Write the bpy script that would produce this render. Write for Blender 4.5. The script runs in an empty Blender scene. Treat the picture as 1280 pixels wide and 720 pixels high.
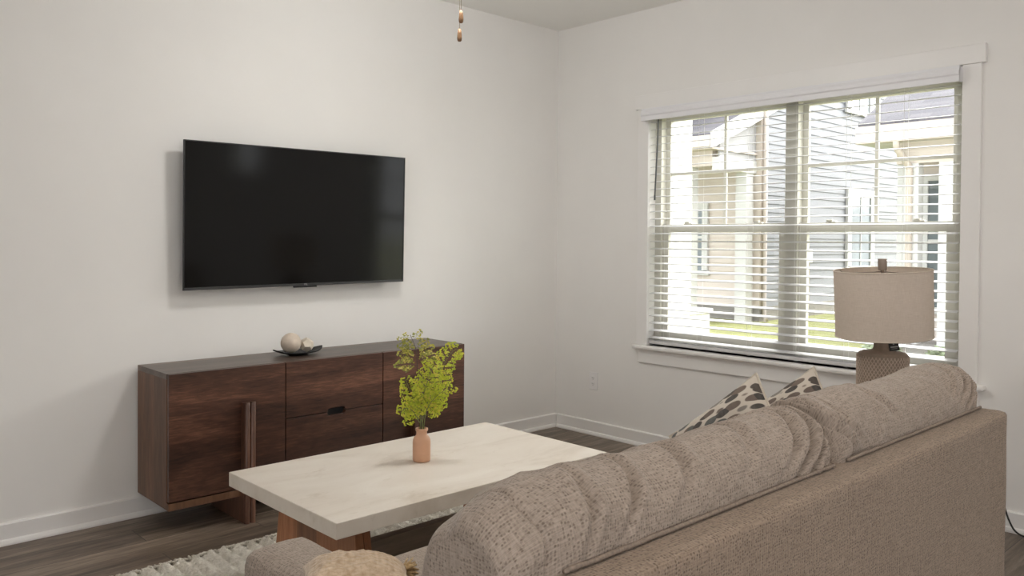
import bpy, bmesh, math, random
from mathutils import Vector, Matrix, noise, Euler
R = math.radians
rnd = random.Random(7)
SC = bpy.context.scene
COL = SC.collection

# ------------------------------------------------------------------ helpers
def add_box(bm, x0, x1, y0, y1, z0, z1, M=None):
    vs = [bm.verts.new((x, y, z)) for x in (x0, x1) for y in (y0, y1) for z in (z0, z1)]
    for f in ((0,1,3,2),(4,6,7,5),(0,4,5,1),(2,3,7,6),(0,2,6,4),(1,5,7,3)):
        bm.faces.new([vs[i] for i in f])
    if M is not None:
        for v in vs: v.co = M @ v.co
    return vs

def bx(*a):
    bm = bmesh.new(); add_box(bm, *a); return bm

def add_prism(bm, pts, d0, d1, axis):
    """polygon pts (2D) extruded along axis 'x','y' or 'z'"""
    def P(a, b, d):
        return {'x': (d, a, b), 'y': (a, d, b), 'z': (a, b, d)}[axis]
    A = [bm.verts.new(P(a, b, d0)) for a, b in pts]
    B = [bm.verts.new(P(a, b, d1)) for a, b in pts]
    n = len(pts)
    bm.faces.new(A); bm.faces.new(list(reversed(B)))
    for i in range(n):
        j = (i+1) % n
        bm.faces.new((A[j], A[i], B[i], B[j]))

def add_lathe(bm, prof, cx, cy, seg=48, cap0=True, cap1=True):
    rings = []
    for r, z in prof:
        rings.append([bm.verts.new((cx+r*math.cos(2*math.pi*k/seg), cy+r*math.sin(2*math.pi*k/seg), z)) for k in range(seg)])
    for a, b in zip(rings, rings[1:]):
        for k in range(seg):
            l = (k+1) % seg
            bm.faces.new((a[k], a[l], b[l], b[k]))
    if cap0: bm.faces.new(list(reversed(rings[0])))
    if cap1: bm.faces.new(rings[-1])

def add_tube(bm, pts, r, seg=8, closed=False):
    pts = [Vector(p) for p in pts]
    n = len(pts); rings = []
    up = Vector((0, 0, 1))
    for i, p in enumerate(pts):
        if closed: t = (pts[(i+1) % n]-pts[i-1])
        else: t = pts[min(i+1, n-1)]-pts[max(i-1, 0)]
        t.normalize()
        ref = up if abs(t.z) < .9 else Vector((1, 0, 0))
        a = t.cross(ref).normalized(); b = t.cross(a).normalized()
        rr = r(i/(n-1)) if callable(r) else r
        rings.append([bm.verts.new(p+a*rr*math.cos(2*math.pi*k/seg)+b*rr*math.sin(2*math.pi*k/seg)) for k in range(seg)])
    prs = list(zip(rings, rings[1:])) + ([(rings[-1], rings[0])] if closed else [])
    for A, B in prs:
        for k in range(seg):
            l = (k+1) % seg
            bm.faces.new((A[k], A[l], B[l], B[k]))
    if not closed:
        bm.faces.new(list(reversed(rings[0]))); bm.faces.new(rings[-1])

def spline(pts, n=8):
    P = [Vector(p) for p in pts]; P = [P[0]*2-P[1]]+P+[P[-1]*2-P[-2]]
    out = []
    for i in range(1, len(P)-2):
        for k in range(n):
            t = k/n
            p0, p1, p2, p3 = P[i-1:i+3]
            out.append(.5*((2*p1)+(p2-p0)*t+(2*p0-5*p1+4*p2-p3)*t*t+(3*p1-p0-3*p2+p3)*t**3))
    out.append(P[-2]); return out

def obj(name, bm, mat, parent=None, smooth=False, bevel=0, seg=2, sub=0, angle=40):
    if parent is not None:
        bm.transform(Matrix.Translation(-Vector(parent.get('_o', (0, 0, 0)))))
    bmesh.ops.recalc_face_normals(bm, faces=bm.faces)
    me = bpy.data.meshes.new(name); bm.to_mesh(me); bm.free()
    o = bpy.data.objects.new(name, me); COL.objects.link(o)
    for m in (mat if isinstance(mat, (list, tuple)) else [mat]): me.materials.append(m)
    if parent is not None:
        o.parent = parent; o['_o'] = parent.get('_o', (0, 0, 0))
    if smooth:
        for p in me.polygons: p.use_smooth = True
        if smooth == 'auto':
            e = o.modifiers.new('edges', 'EDGE_SPLIT'); e.split_angle = R(angle)
    if bevel:
        b = o.modifiers.new('bevel', 'BEVEL'); b.width = bevel; b.segments = seg; b.limit_method = 'ANGLE'; b.angle_limit = R(35)
    if sub:
        s = o.modifiers.new('sub', 'SUBSURF'); s.levels = sub; s.render_levels = sub
    return o

def tag(o, label, cat, group=None, kind=None):
    o['label'] = label; o['category'] = cat
    if group: o['group'] = group
    if kind: o['kind'] = kind
    return o

def thing(name, label, cat, loc=(0, 0, 0), group=None):
    o = bpy.data.objects.new(name, None); COL.objects.link(o)
    o.location = loc; o['_o'] = tuple(loc); o.empty_display_size = .1
    return tag(o, label, cat, group)

def struct(name, bm, mat, parent=None, label=None, cat=None, **k):
    o = obj(name, bm, mat, parent, **k)
    if parent is None: o['kind'] = 'structure'
    if label: o['label'] = label
    if cat: o['category'] = cat
    return o

def copy_tree(o, parent=None):
    c = o.copy(); COL.objects.link(c)
    if parent is not None: c.parent = parent
    for ch in list(o.children): copy_tree(ch, c)
    return c

# ------------------------------------------------------------------ materials
class NT:
    def __init__(s, name):
        s.m = bpy.data.materials.new(name); s.m.use_nodes = True
        s.t = s.m.node_tree; s.N = s.t.nodes; s.L = s.t.links
        s.b = s.N['Principled BSDF']; s.out = s.N['Material Output']
    def n(s, typ, **k):
        x = s.N.new(typ)
        for a, v in k.items():
            if a in x.inputs: x.inputs[a].default_value = v
            else: setattr(x, a, v)
        return x
    def l(s, a, b): s.L.new(a, b)
    def co(s, scale=(1, 1, 1), rot=(0, 0, 0), loc=(0, 0, 0)):
        c = s.n('ShaderNodeTexCoord'); m = s.n('ShaderNodeMapping')
        m.inputs['Scale'].default_value = scale; m.inputs['Rotation'].default_value = rot; m.inputs['Location'].default_value = loc
        s.l(c.outputs['Object'], m.inputs['Vector']); return m.outputs['Vector']
    def noise(s, vec, scale, detail=4, rough=.55, dist=0):
        x = s.n('ShaderNodeTexNoise'); x.inputs['Scale'].default_value = scale; x.inputs['Detail'].default_value = detail
        x.inputs['Roughness'].default_value = rough; x.inputs['Distortion'].default_value = dist
        s.l(vec, x.inputs['Vector']); return x.outputs['Fac']
    def ramp(s, fac, stops):
        x = s.n('ShaderNodeValToRGB'); e = x.color_ramp.elements
        while len(e) < len(stops): e.new(.5)
        for el, (p, c) in zip(e, stops): el.position = p; el.color = (*c, 1)
        s.l(fac, x.inputs['Fac']); return x.outputs['Color']
    def mix(s, fac, a, b, mode='MIX'):
        x = s.n('ShaderNodeMix', data_type='RGBA', blend_type=mode)
        for i, v in ((0, fac), (6, a), (7, b)):
            if hasattr(v, 'links'): s.l(v, x.inputs[i])
            elif isinstance(v, (int, float)): x.inputs[i].default_value = v
            else: x.inputs[i].default_value = (*v, 1)
        return x.outputs[2]
    def math(s, op, a, b=0):
        x = s.n('ShaderNodeMath', operation=op)
        for i, v in ((0, a), (1, b)):
            if hasattr(v, 'links'): s.l(v, x.inputs[i])
            else: x.inputs[i].default_value = v
        return x.outputs[0]
    def bump(s, h, strength=.3, dist=.01):
        x = s.n('ShaderNodeBump'); x.inputs['Strength'].default_value = strength; x.inputs['Distance'].default_value = dist
        s.l(h, x.inputs['Height']); s.l(x.outputs['Normal'], s.b.inputs['Normal'])
    def base(s, c):
        if hasattr(c, 'links'): s.l(c, s.b.inputs['Base Color'])
        else: s.b.inputs['Base Color'].default_value = (*c, 1)
    def set(s, **k):
        for a, v in k.items(): s.b.inputs[a.replace('_', ' ')].default_value = v
        return s

def plain(name, col, rough=.5, metal=0, var=.06, scale=20, spec=.5, bump=0, bscale=200):
    t = NT(name); v = t.co()
    n = t.noise(v, scale)
    t.base(t.ramp(n, [(.3, tuple(c*(1-var) for c in col)), (.7, tuple(min(1, c*(1+var)) for c in col))]))
    t.set(Roughness=rough, Metallic=metal); t.b.inputs['Specular IOR Level'].default_value = spec
    if bump: t.bump(t.noise(v, bscale, 3), bump, .002)
    return t.m

def wood(name, dark, mid, light, grain='x', plank=None, rough=.38, seed=0, fine=1.0, spec=.5):
    """grain runs along the given axis; plank = (axis, width) gives joined boards of differing tone"""
    t = NT(name)
    st = {'x': (1.1, 9, 9), 'y': (9, 1.1, 9), 'z': (9, 9, 1.1)}[grain]
    sep = None
    c = t.n('ShaderNodeTexCoord'); vec = c.outputs['Object']
    if plank:
        sep = t.n('ShaderNodeSeparateXYZ'); t.l(vec, sep.inputs[0])
        a = sep.outputs['XYZ'.index(plank[0].upper())]
        idx = t.math('FLOOR', t.math('DIVIDE', t.math('ADD', a, 7.03), plank[1]))
        wn = t.n('ShaderNodeTexWhiteNoise', noise_dimensions='1D'); t.l(t.math('ADD', idx, seed), wn.inputs['W'])
        off = t.n('ShaderNodeVectorMath', operation='ADD'); sc = t.n('ShaderNodeVectorMath', operation='SCALE')
        t.l(wn.outputs['Color'], sc.inputs[0]); sc.inputs['Scale'].default_value = 13.0
        t.l(vec, off.inputs[0]); t.l(sc.outputs[0], off.inputs[1]); vec = off.outputs[0]
    m = t.n('ShaderNodeMapping'); m.inputs['Scale'].default_value = st; m.inputs['Location'].default_value = (seed, seed*.7, seed*.3); t.l(vec, m.inputs['Vector'])
    v = m.outputs['Vector']
    big = t.noise(v, .55, 3, .5, 1.6); fi = t.noise(v, 7*fine, 6, .65, .3)
    mm = t.n('ShaderNodeMapping'); mm.inputs['Scale'].default_value = {'x': (3, 60, 60), 'y': (60, 3, 60), 'z': (60, 60, 3)}[grain]; t.l(vec, mm.inputs['Vector'])
    pore = t.noise(mm.outputs['Vector'], 3, 2)
    f = t.math('ADD', t.math('MULTIPLY', big, .55), t.math('MULTIPLY', fi, .45))
    col = t.ramp(f, [(.33, dark), (.5, mid), (.66, light)])
    col = t.mix(t.ramp(pore, [(.55, (0, 0, 0)), (.75, (.5, .5, .5))]), col, dark)
    if plank:
        tone = t.n('ShaderNodeMapRange'); t.l(wn.outputs['Value'], tone.inputs[0])
        tone.inputs['To Min'].default_value = .60; tone.inputs['To Max'].default_value = 1.35
        mul = t.n('ShaderNodeVectorMath', operation='SCALE'); t.l(col, mul.inputs[0]); t.l(tone.outputs[0], mul.inputs['Scale']); col = mul.outputs[0]
    t.base(col); t.set(Roughness=rough); t.b.inputs['Specular IOR Level'].default_value = spec
    t.bump(t.math('ADD', fi, t.math('MULTIPLY', pore, .6)), .12, .003)
    return t.m

def fabric(name, dark, light, scale=330, slub='x', bumpk=.5, rough=.92):
    """woven cloth: two crossing thread waves broken by noise, long slubs along one axis"""
    t = NT(name); v = t.co()
    sl = t.co({'x': (7, 120, 120), 'y': (120, 7, 120), 'z': (120, 120, 7)}[slub])
    sl2 = t.co((110, 110, 9))
    a = t.noise(sl, 1.0, 4, .6); b = t.noise(sl2, 1.0, 3, .6)
    vo = t.n('ShaderNodeTexVoronoi'); vo.inputs['Scale'].default_value = scale*.55
    t.l(t.co((.55, 1, 1)), vo.inputs['Vector'])
    weave = vo.outputs['Distance']
    n = t.noise(v, 9, 4)
    f = t.math('ADD', t.math('MULTIPLY', a, .42), t.math('ADD', t.math('MULTIPLY', b, .25), t.math('MULTIPLY', n, .25)))
    f = t.math('SUBTRACT', f, t.math('MULTIPLY', weave, .18))
    col = t.ramp(f, [(.22, dark), (.46, light), (.62, tuple(min(1, c*1.22) for c in light))])
    t.base(col); t.set(Roughness=rough); t.b.inputs['Specular IOR Level'].default_value = .15
    t.b.inputs['Sheen Weight'].default_value = .25; t.b.inputs['Sheen Roughness'].default_value = .5
    t.bump(t.math('ADD', t.math('MULTIPLY', weave, -1.0), t.math('ADD', t.math('MULTIPLY', a, .8), t.math('MULTIPLY', b, .5))), bumpk, .004)
    return t.m

def weave_uv(name, dark, light, hole=.5):
    """loose basket weave in surface metres (UV): rows of small dark gaps, slubs both ways"""
    t = NT(name); c = t.n('ShaderNodeTexCoord')
    def mp(sx, sy):
        m = t.n('ShaderNodeMapping'); m.inputs['Scale'].default_value = (sx, sy, 1); t.l(c.outputs['UV'], m.inputs['Vector']); return m.outputs['Vector']
    vo = t.n('ShaderNodeTexVoronoi', voronoi_dimensions='2D'); vo.inputs['Scale'].default_value = 1; vo.inputs['Randomness'].default_value = .62; t.l(mp(1/.0075, 1/.0062), vo.inputs['Vector'])
    sp = t.n('ShaderNodeSeparateColor'); t.l(vo.outputs['Color'], sp.inputs[0])
    gap = t.math('MULTIPLY', t.ramp(vo.outputs['Distance'], [(.18, (1, 1, 1)), (.42, (0, 0, 0))]), t.ramp(sp.outputs[0], [(.25, (.15, .15, .15)), (.85, (1, 1, 1))]))
    su = t.noise(mp(16, 330), 1, 3, .6); sv = t.noise(mp(300, 22), 1, 3, .6); big = t.noise(mp(5, 5), 1, 3); mid = t.noise(mp(75, 75), 1, 3, .6)
    f = t.math('ADD', t.math('MULTIPLY', su, .40), t.math('ADD', t.math('MULTIPLY', sv, .30), t.math('ADD', t.math('MULTIPLY', mid, .22), t.math('MULTIPLY', big, .08))))
    col = t.ramp(f, [(.36, tuple(.5*a+.5*b for a, b in zip(dark, light))), (.5, light), (.62, tuple(min(1, q*1.25) for q in light))])
    col = t.mix(t.math('MULTIPLY', gap, hole), col, dark)
    t.base(col); t.set(Roughness=.93); t.b.inputs['Specular IOR Level'].default_value = .12
    t.b.inputs['Sheen Weight'].default_value = .15; t.b.inputs['Sheen Roughness'].default_value = .5
    t.bump(t.math('SUBTRACT', t.math('ADD', t.math('MULTIPLY', su, .8), t.math('MULTIPLY', sv, .6)), t.math('MULTIPLY', gap, .8)), .45, .003)
    return t.m

M = {}
M['wall'] = plain('wall_paint', (.84, .828, .805), .75, var=.012, scale=3, spec=.25, bump=.08, bscale=260)
M['ceiling'] = plain('ceiling_paint', (.88, .875, .85), .85, var=.01, scale=3, spec=.2, bump=.1, bscale=180)
M['trim'] = plain('trim_paint', (.85, .838, .82), .42, var=.01, scale=5)
M['vinyl'] = plain('window_vinyl', (.60, .585, .53), .4, var=.01, scale=5)
M['blind'] = plain('blind_white', (.62, .62, .625), .45, var=.01, scale=8)
M['valance'] = plain('valance_white', (.82, .82, .84), .42, var=.01, scale=8)
M['cord_white'] = plain('blind_cord', (.75, .75, .73), .7)
M['wand'] = plain('wand_grey', (.10, .11, .11), .35)
M['outlet'] = plain('outlet_plastic', (.84, .83, .82), .35, var=.01)
M['dark_slot'] = plain('dark_slot', (.05, .05, .05), .6)
M['black_plastic'] = plain('black_plastic', (.012, .012, .013), .35, var=.1)
M['bezel_grey'] = plain('bezel_grey', (.035, .035, .037), .35, var=.05)
M['logo'] = plain('logo_silver', (.45, .45, .46), .4)
t = NT('tv_screen'); t.base(t.ramp(t.noise(t.co(), 3), [(.3, (.0035, .0035, .0035)), (.7, (.0045, .0045, .0045))])); t.set(Roughness=.11); t.b.inputs['Specular IOR Level'].default_value = .28; M['screen'] = t.m

W = ((.017, .0075, .005), (.062, .0255, .0155), (.150, .068, .040))
M['walnut_front'] = wood('walnut_front', *W, grain='x', plank=('z', .118), rough=.4, seed=3.1, fine=2.0)
M['walnut_top'] = wood('walnut_top', (.06, .04, .03), (.12, .082, .062), (.18, .13, .10), grain='x', plank=('y', .11), rough=.36, seed=1.3, spec=.6)
M['walnut_side'] = wood('walnut_side', (.07, .034, .018), (.13, .064, .035), (.20, .11, .065), grain='z', plank=('y', .1), rough=.45, seed=8.2)
M['walnut_leg'] = wood('walnut_leg', (.045, .02, .013), (.11, .05, .03), (.19, .095, .062), grain='z', rough=.36, seed=5.5)
M['oak_leg'] = wood('acacia_leg', (.15, .055, .022), (.28, .115, .05), (.38, .175, .085), grain='z', plank=('y', .135), rough=.45, seed=2.4)
M['dark_board'] = wood('stretcher_wood', (.14, .106, .082), (.20, .155, .122), (.26, .20, .16), grain='x', rough=.4, seed=6.1)
M['side_table'] = wood('end_table_wood', (.10, .05, .03), (.18, .09, .05), (.26, .14, .085), grain='x', seed=9.3)

# pale stone-like table top
t = NT('pale_stone'); v = t.co()
n1 = t.noise(t.co((1, 2.2, 2)), 2.2, 6, .62, .8); n2 = t.noise(v, 26, 5, .7); n3 = t.noise(t.co((1, 1.7, 1), loc=(4, 2, 0)), 5, 5, .7, .5)
col = t.ramp(n1, [(.28, (.55, .485, .405)), (.46, (.67, .61, .535)), (.68, (.73, .68, .61))])
col = t.mix(t.ramp(n3, [(.60, (0, 0, 0)), (.74, (.55, .55, .55))]), col, (.46, .385, .29))
col = t.mix(t.ramp(n2, [(.62, (0, 0, 0)), (.78, (.35, .35, .35))]), col, (.42, .36, .28))
t.base(col); t.set(Roughness=.42); t.bump(n2, .06, .003); M['stone'] = t.m

# vinyl plank floor, boards along X
t = NT('plank_floor'); c = t.n('ShaderNodeTexCoord')
br = t.n('ShaderNodeTexBrick'); br.offset = .37; br.inputs['Scale'].default_value = 1
for k, val in (('Brick Width', 1.22), ('Row Height', .18), ('Mortar Size', .0018), ('Mortar Smooth', .1), ('Bias', 0)): br.inputs[k].default_value = val
br.inputs['Color1'].default_value = (0, 0, 0, 1); br.inputs['Color2'].default_value = (1, 1, 1, 1); br.inputs['Mortar'].default_value = (.5, .5, .5, 1)
t.l(c.outputs['Object'], br.inputs['Vector'])
sc = t.n('ShaderNodeVectorMath', operation='SCALE'); t.l(br.outputs['Color'], sc.inputs[0]); sc.inputs['Scale'].default_value = 9
ad = t.n('ShaderNodeVectorMath', operation='ADD'); t.l(c.outputs['Object'], ad.inputs[0]); t.l(sc.outputs[0], ad.inputs[1])
mp = t.n('ShaderNodeMapping'); mp.inputs['Scale'].default_value = (1.3, 14, 1); t.l(ad.outputs[0], mp.inputs['Vector'])
g = t.noise(mp.outputs[0], 1.1, 6, .62, .9); g2 = t.noise(mp.outputs[0], 6, 5, .7)
f = t.math('ADD', t.math('MULTIPLY', g, .65), t.math('MULTIPLY', g2, .35))
col = t.ramp(f, [(.36, (.050, .034, .024)), (.5, (.145, .108, .080)), (.64, (.28, .222, .172))])
tone = t.n('ShaderNodeMapRange'); t.l(br.outputs['Color'], tone.inputs[0]); tone.inputs['To Min'].default_value = .78; tone.inputs['To Max'].default_value = 1.2
mul = t.n('ShaderNodeVectorMath', operation='SCALE'); t.l(col, mul.inputs[0]); t.l(tone.outputs[0], mul.inputs['Scale'])
t.base(t.mix(br.outputs['Fac'], mul.outputs[0], (.045, .035, .028)))
t.set(Roughness=.42); t.bump(t.math('SUBTRACT', f, br.outputs['Fac']), .15, .004); M['floor'] = t.m

M['sofa_x'] = weave_uv('sofa_weave', (.085, .058, .040), (.295, .226, .172), .68)
M['sofa_cushion'] = weave_uv('sofa_cushion_weave', (.12, .09, .069), (.345, .285, .238), .65)
M['sofa_piping'] = plain('sofa_piping', (.235, .185, .148), .9, var=.25, scale=160)
M['tan_pillow'] = fabric('tan_pillow_cloth', (.40, .28, .17), (.60, .47, .34), scale=240, slub='y', bumpk=.5)
M['fringe'] = fabric('gold_fringe', (.30, .19, .08), (.55, .40, .22), scale=240, slub='y', bumpk=.5)
M['welt'] = plain('cream_piping', (.55, .49, .41), .85, var=.1, scale=120)
M['pillow_back'] = fabric('pillow_back_cloth', (.34, .29, .23), (.56, .49, .41), bumpk=.3)

# pebble print cushion cover
t = NT('pebble_print'); v = t.co((1.0, 2.1, 1), rot=(0, 0, R(28)))
vo = t.n('ShaderNodeTexVoronoi', feature='F1'); vo.inputs['Scale'].default_value = 20; vo.inputs['Randomness'].default_value = .7; t.l(v, vo.inputs['Vector'])
mask = t.ramp(vo.outputs['Distance'], [(.50, (1, 1, 1)), (.56, (0, 0, 0))])
sp = t.n('ShaderNodeSeparateColor'); t.l(vo.outputs['Color'], sp.inputs[0])
pal = t.n('ShaderNodeValToRGB'); pal.color_ramp.interpolation = 'CONSTANT'
e = pal.color_ramp.elements
for i in range(4): e.new(.5)
for el, (p, cc) in zip(e, [(0, (.03, .027, .026)), (.24, (.14, .10, .08)), (.42, (.085, .092, .09)), (.6, (.045, .034, .028)), (.78, (.20, .18, .16)), (.9, (.12, .085, .07))]): el.position = p; el.color = (*cc, 1)
t.l(sp.outputs[0], pal.inputs['Fac'])
strk = t.noise(t.co((60, 12, 20)), 2, 3)
pc = t.mix(t.math('MULTIPLY', strk, .28), pal.outputs['Color'], (.33, .29, .25))
t.base(t.mix(mask, (.56, .50, .43), pc)); t.set(Roughness=.85); t.bump(t.noise(t.co(), 300, 2), .25, .002); M['pebble'] = t.m

M['rug'] = NT('rug_wool'); t = M['rug']; v = t.co()
n = t.noise(v, 120, 4, .7); n2 = t.noise(v, 14, 4)
t.base(t.ramp(t.math('ADD', t.math('MULTIPLY', n, .5), t.math('MULTIPLY', n2, .5)), [(.3, (.56, .51, .43)), (.6, (.80, .76, .68))])); t.set(Roughness=.95); t.b.inputs['Specular IOR Level'].default_value = .1
t.bump(n, .9, .01); M['rug'] = t.m

M['vase'] = plain('vase_clay', (.62, .36, .23), .55, var=.05, scale=14)
M['tray'] = plain('tray_black', (.008, .0075, .007), .5, var=.2, scale=30, spec=.3)
M['stone_ball'] = plain('decor_stone', (.62, .53, .44), .75, var=.14, scale=22, bump=.15, bscale=90)
M['stone_poly'] = plain('decor_facets', (.70, .63, .53), .7, var=.06, scale=22)
t = NT('frond_leaf'); oi = t.n('ShaderNodeNewGeometry')
t.base(t.ramp(oi.outputs['Random Per Island'], [(0, (.30, .38, .035)), (.45, (.50, .56, .05)), (.8, (.66, .64, .07)), (1, (.70, .50, .09))])); t.set(Roughness=.5); t.b.inputs['Subsurface Weight'].default_value = 0
tr = t.n('ShaderNodeBsdfTranslucent'); tr.inputs['Color'].default_value = (.62, .70, .06, 1); mx = t.n('ShaderNodeMixShader'); mx.inputs[0].default_value = .35
t.l(t.b.outputs[0], mx.inputs[1]); t.l(tr.outputs[0], mx.inputs[2]); t.l(mx.outputs[0], t.out.inputs['Surface']); M['leaf'] = t.m
t = NT('frond_leaf_dark'); oi = t.n('ShaderNodeNewGeometry')
t.base(t.ramp(oi.outputs['Random Per Island'], [(0, (.17, .19, .035)), (.5, (.36, .36, .05)), (1, (.52, .44, .09))])); t.set(Roughness=.5); M['leaf_dark'] = t.m
M['stem'] = plain('frond_stem', (.16, .19, .06), .5)
M['stem_dark'] = plain('frond_stem_dark', (.06, .045, .035), .5)

# lamp
t = NT('lamp_shade_linen'); v = t.co()
a = t.noise(t.co((40, 40, 700)), 1, 2); b = t.noise(t.co((700, 700, 30)), 1, 2)
f = t.math('MULTIPLY', t.math('ADD', a, b), .5)
t.base(t.ramp(f, [(.35, (.66, .57, .48)), (.65, (.80, .71, .62))])); t.set(Roughness=.9); t.b.inputs['Specular IOR Level'].default_value = .1
t.bump(f, .2, .002)
tr = t.n('ShaderNodeBsdfTranslucent'); tr.inputs['Color'].default_value = (.55, .44, .34, 1); mx = t.n('ShaderNodeMixShader'); mx.inputs[0].default_value = .22
t.l(t.b.outputs[0], mx.inputs[1]); t.l(tr.outputs[0], mx.inputs[2]); t.l(mx.outputs[0], t.out.inputs['Surface']); M['shade'] = t.m
M['lamp_body'] = plain('lamp_ceramic', (.27, .21, .165), .7, var=.1, scale=60)
M['lamp_rib'] = plain('lamp_rib', (.52, .42, .34), .7, var=.1, scale=60)
M['lamp_metal'] = plain('lamp_metal', (.30, .24, .20), .5, metal=.3, var=.1)
M['bulb'] = plain('bulb_glass', (.8, .8, .78), .2)
M['tag'] = plain('tag_black', (.012, .014, .014), .4)
M['tag_print'] = plain('tag_print', (.35, .36, .36), .5)
M['fan_body'] = plain('fan_nickel', (.45, .44, .42), .35, metal=.8)
M['fan_blade'] = wood('fan_blade', (.12, .08, .05), (.2, .14, .1), (.28, .2, .15), grain='x', seed=4)
M['opal'] = plain('opal_glass', (.85, .84, .8), .3)
M['pull_wood'] = wood('pull_wood', (.16, .085, .045), (.22, .125, .068), (.27, .16, .09), grain='z', seed=4, spec=.15, rough=.6)
M['chain'] = plain('pull_chain', (.55, .5, .42), .4, metal=.6)

# exterior
M['siding_blue'] = plain('siding_bluegrey', (.205, .215, .24), .7, var=.03, scale=4)
M['siding_grey'] = plain('siding_grey', (.36, .36, .37), .7, var=.03, scale=4)
M['siding_beige'] = plain('siding_beige', (.64, .575, .535), .7, var=.03, scale=4)
M['ext_white'] = plain('exterior_white', (.60, .60, .60), .6, var=.02, scale=4)
M['ext_cream'] = plain('exterior_cream', (.56, .50, .46), .6, var=.03, scale=4)
M['ext_tan'] = plain('downspout_tan', (.50, .44, .39), .5, var=.03)
M['ext_glass'] = plain('exterior_glass', (.16, .19, .205), .08, var=.2, scale=2, spec=.8)
t = NT('shingles'); br = t.n('ShaderNodeTexBrick'); br.offset = .5
for k, val in (('Scale', 1), ('Brick Width', .32), ('Row Height', .14), ('Mortar Size', .006)): br.inputs[k].default_value = val
br.inputs['Color1'].default_value = (.085, .083, .10, 1); br.inputs['Color2'].default_value = (.15, .142, .158, 1); br.inputs['Mortar'].default_value = (.06, .058, .07, 1)
mp = t.co(rot=(0, 0, R(90))); t.l(mp, br.inputs['Vector']); t.base(t.mix(.35, br.outputs['Color'], t.ramp(t.noise(t.co(), 30), [(.3, (.075, .075, .09)), (.7, (.17, .165, .18))]))); t.set(Roughness=.9); M['shingle'] = t.m
t = NT('lawn'); v = t.co(); t.base(t.ramp(t.math('ADD', t.math('MULTIPLY', t.noise(v, 3), .5), t.math('MULTIPLY', t.noise(v, 60), .5)), [(.3, (.15, .165, .05)), (.7, (.30, .305, .125))])); t.set(Roughness=.95); t.bump(t.noise(v, 90), .6, .02); M['lawn'] = t.m
M['concrete'] = plain('path_concrete', (.24, .228, .215), .85, var=.06, scale=6)
M['shrub'] = plain('shrub_leaf', (.20, .24, .15), .6, var=.3, scale=30)
M['mulch'] = plain('mulch', (.23, .17, .12), .9, var=.3, scale=30)

t = NT('window_glass'); g = t.n('ShaderNodeBsdfGlossy'); g.inputs['Roughness'].default_value = .02; tp = t.n('ShaderNodeBsdfTransparent')
tp.inputs['Color'].default_value = (.97, .98, .975, 1); mx = t.n('ShaderNodeMixShader'); mx.inputs[0].default_value = .04
wv = t.noise(t.co(), 2, 2); t.l(t.math('ADD', t.math('MULTIPLY', wv, .02), .03), mx.inputs[0])
t.l(tp.outputs[0], mx.inputs[1]); t.l(g.outputs[0], mx.inputs[2]); t.l(mx.outputs[0], t.out.inputs['Surface']); M['glass'] = t.m

# ------------------------------------------------------------------ room shell
H = 2.74; XL = -7.0; YF = -7.6
WY0, WY1, WZ0, WZ1 = -2.594, -.793, .640, 2.115     # window in the right wall
V0, V1, VZ0, VZ1 = -5.45, -4.75, 1.74, 2.32                                   # second window of the same wall, behind the camera
struct('floor', bx(XL-.15, .15, YF-.15, .15, -.12, 0), M['floor'], label='dark taupe wood plank floor', cat='floor')
struct('ceiling', bx(XL-.15, .15, YF-.15, .15, H, H+.12), M['ceiling'], label='plain off white ceiling', cat='ceiling')
struct('wall_back', bx(XL-.15, .15, 0, .15, 0, H), M['wall'], label='off white wall carrying the television', cat='wall')
bm = bmesh.new()
for a, b, z0, z1 in ((YF, V0, 0, H), (V0, V1, 0, VZ0), (V0, V1, VZ1, H), (V1, WY0, 0, H), (WY0, WY1, 0, WZ0), (WY0, WY1, WZ1, H), (WY1, 0, 0, H)):
    add_box(bm, 0, .15, a, b, z0, z1)
bmesh.ops.remove_doubles(bm, verts=bm.verts, dist=1e-5)
struct('wall_right', bm, M['wall'], label='off white wall with the wide blind covered window', cat='wall')
bm = bmesh.new()    # wall left: unseen opening, put in to let daylight reach the room
for a, b, z0, z1 in ((YF, -6.4, 0, H), (-6.4, -3.6, 2.2, H), (-3.6, 0, 0, H)): add_box(bm, XL-.15, XL, a, b, z0, z1)
struct('wall_left', bm, M['wall'], label='off white wall with an unseen opening that lets in daylight', cat='wall')
bm = bmesh.new()  # unseen rear opening, width tuned for the daylight it lets in
for a, b, z0, z1 in ((XL, -4.4, 0, H), (-4.4, -2.9, 2.2, H), (-2.9, 0, 0, H)): add_box(bm, a, b, YF-.15, YF, z0, z1)
struct('wall_front', bm, M['wall'], label='off white wall behind the viewer with a wide opening', cat='wall')

def baseboard(name, a, b, axis, side):
    prof = [(0, 0), (.027, 0), (.027, .008), (.022, .019), (.0145, .024), (.0145, .086), (.010, .0915), (0, .0915)]
    bm = bmesh.new()
    if axis == 'x': add_prism(bm, [(-d, z) for d, z in prof], a, b, 'x')       # on wall_back, room towards -y
    else: add_prism(bm, [(side-d if side == 0 else side+d, z) for d, z in prof], a, b, 'y')
    return struct(name, bm, M['trim'])
baseboard('baseboard_back', XL, 0, 'x', 0)
baseboard('baseboard_right', YF, -.027, 'y', 0)
baseboard('baseboard_left', -3.6, -.03, 'y', XL)

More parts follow.
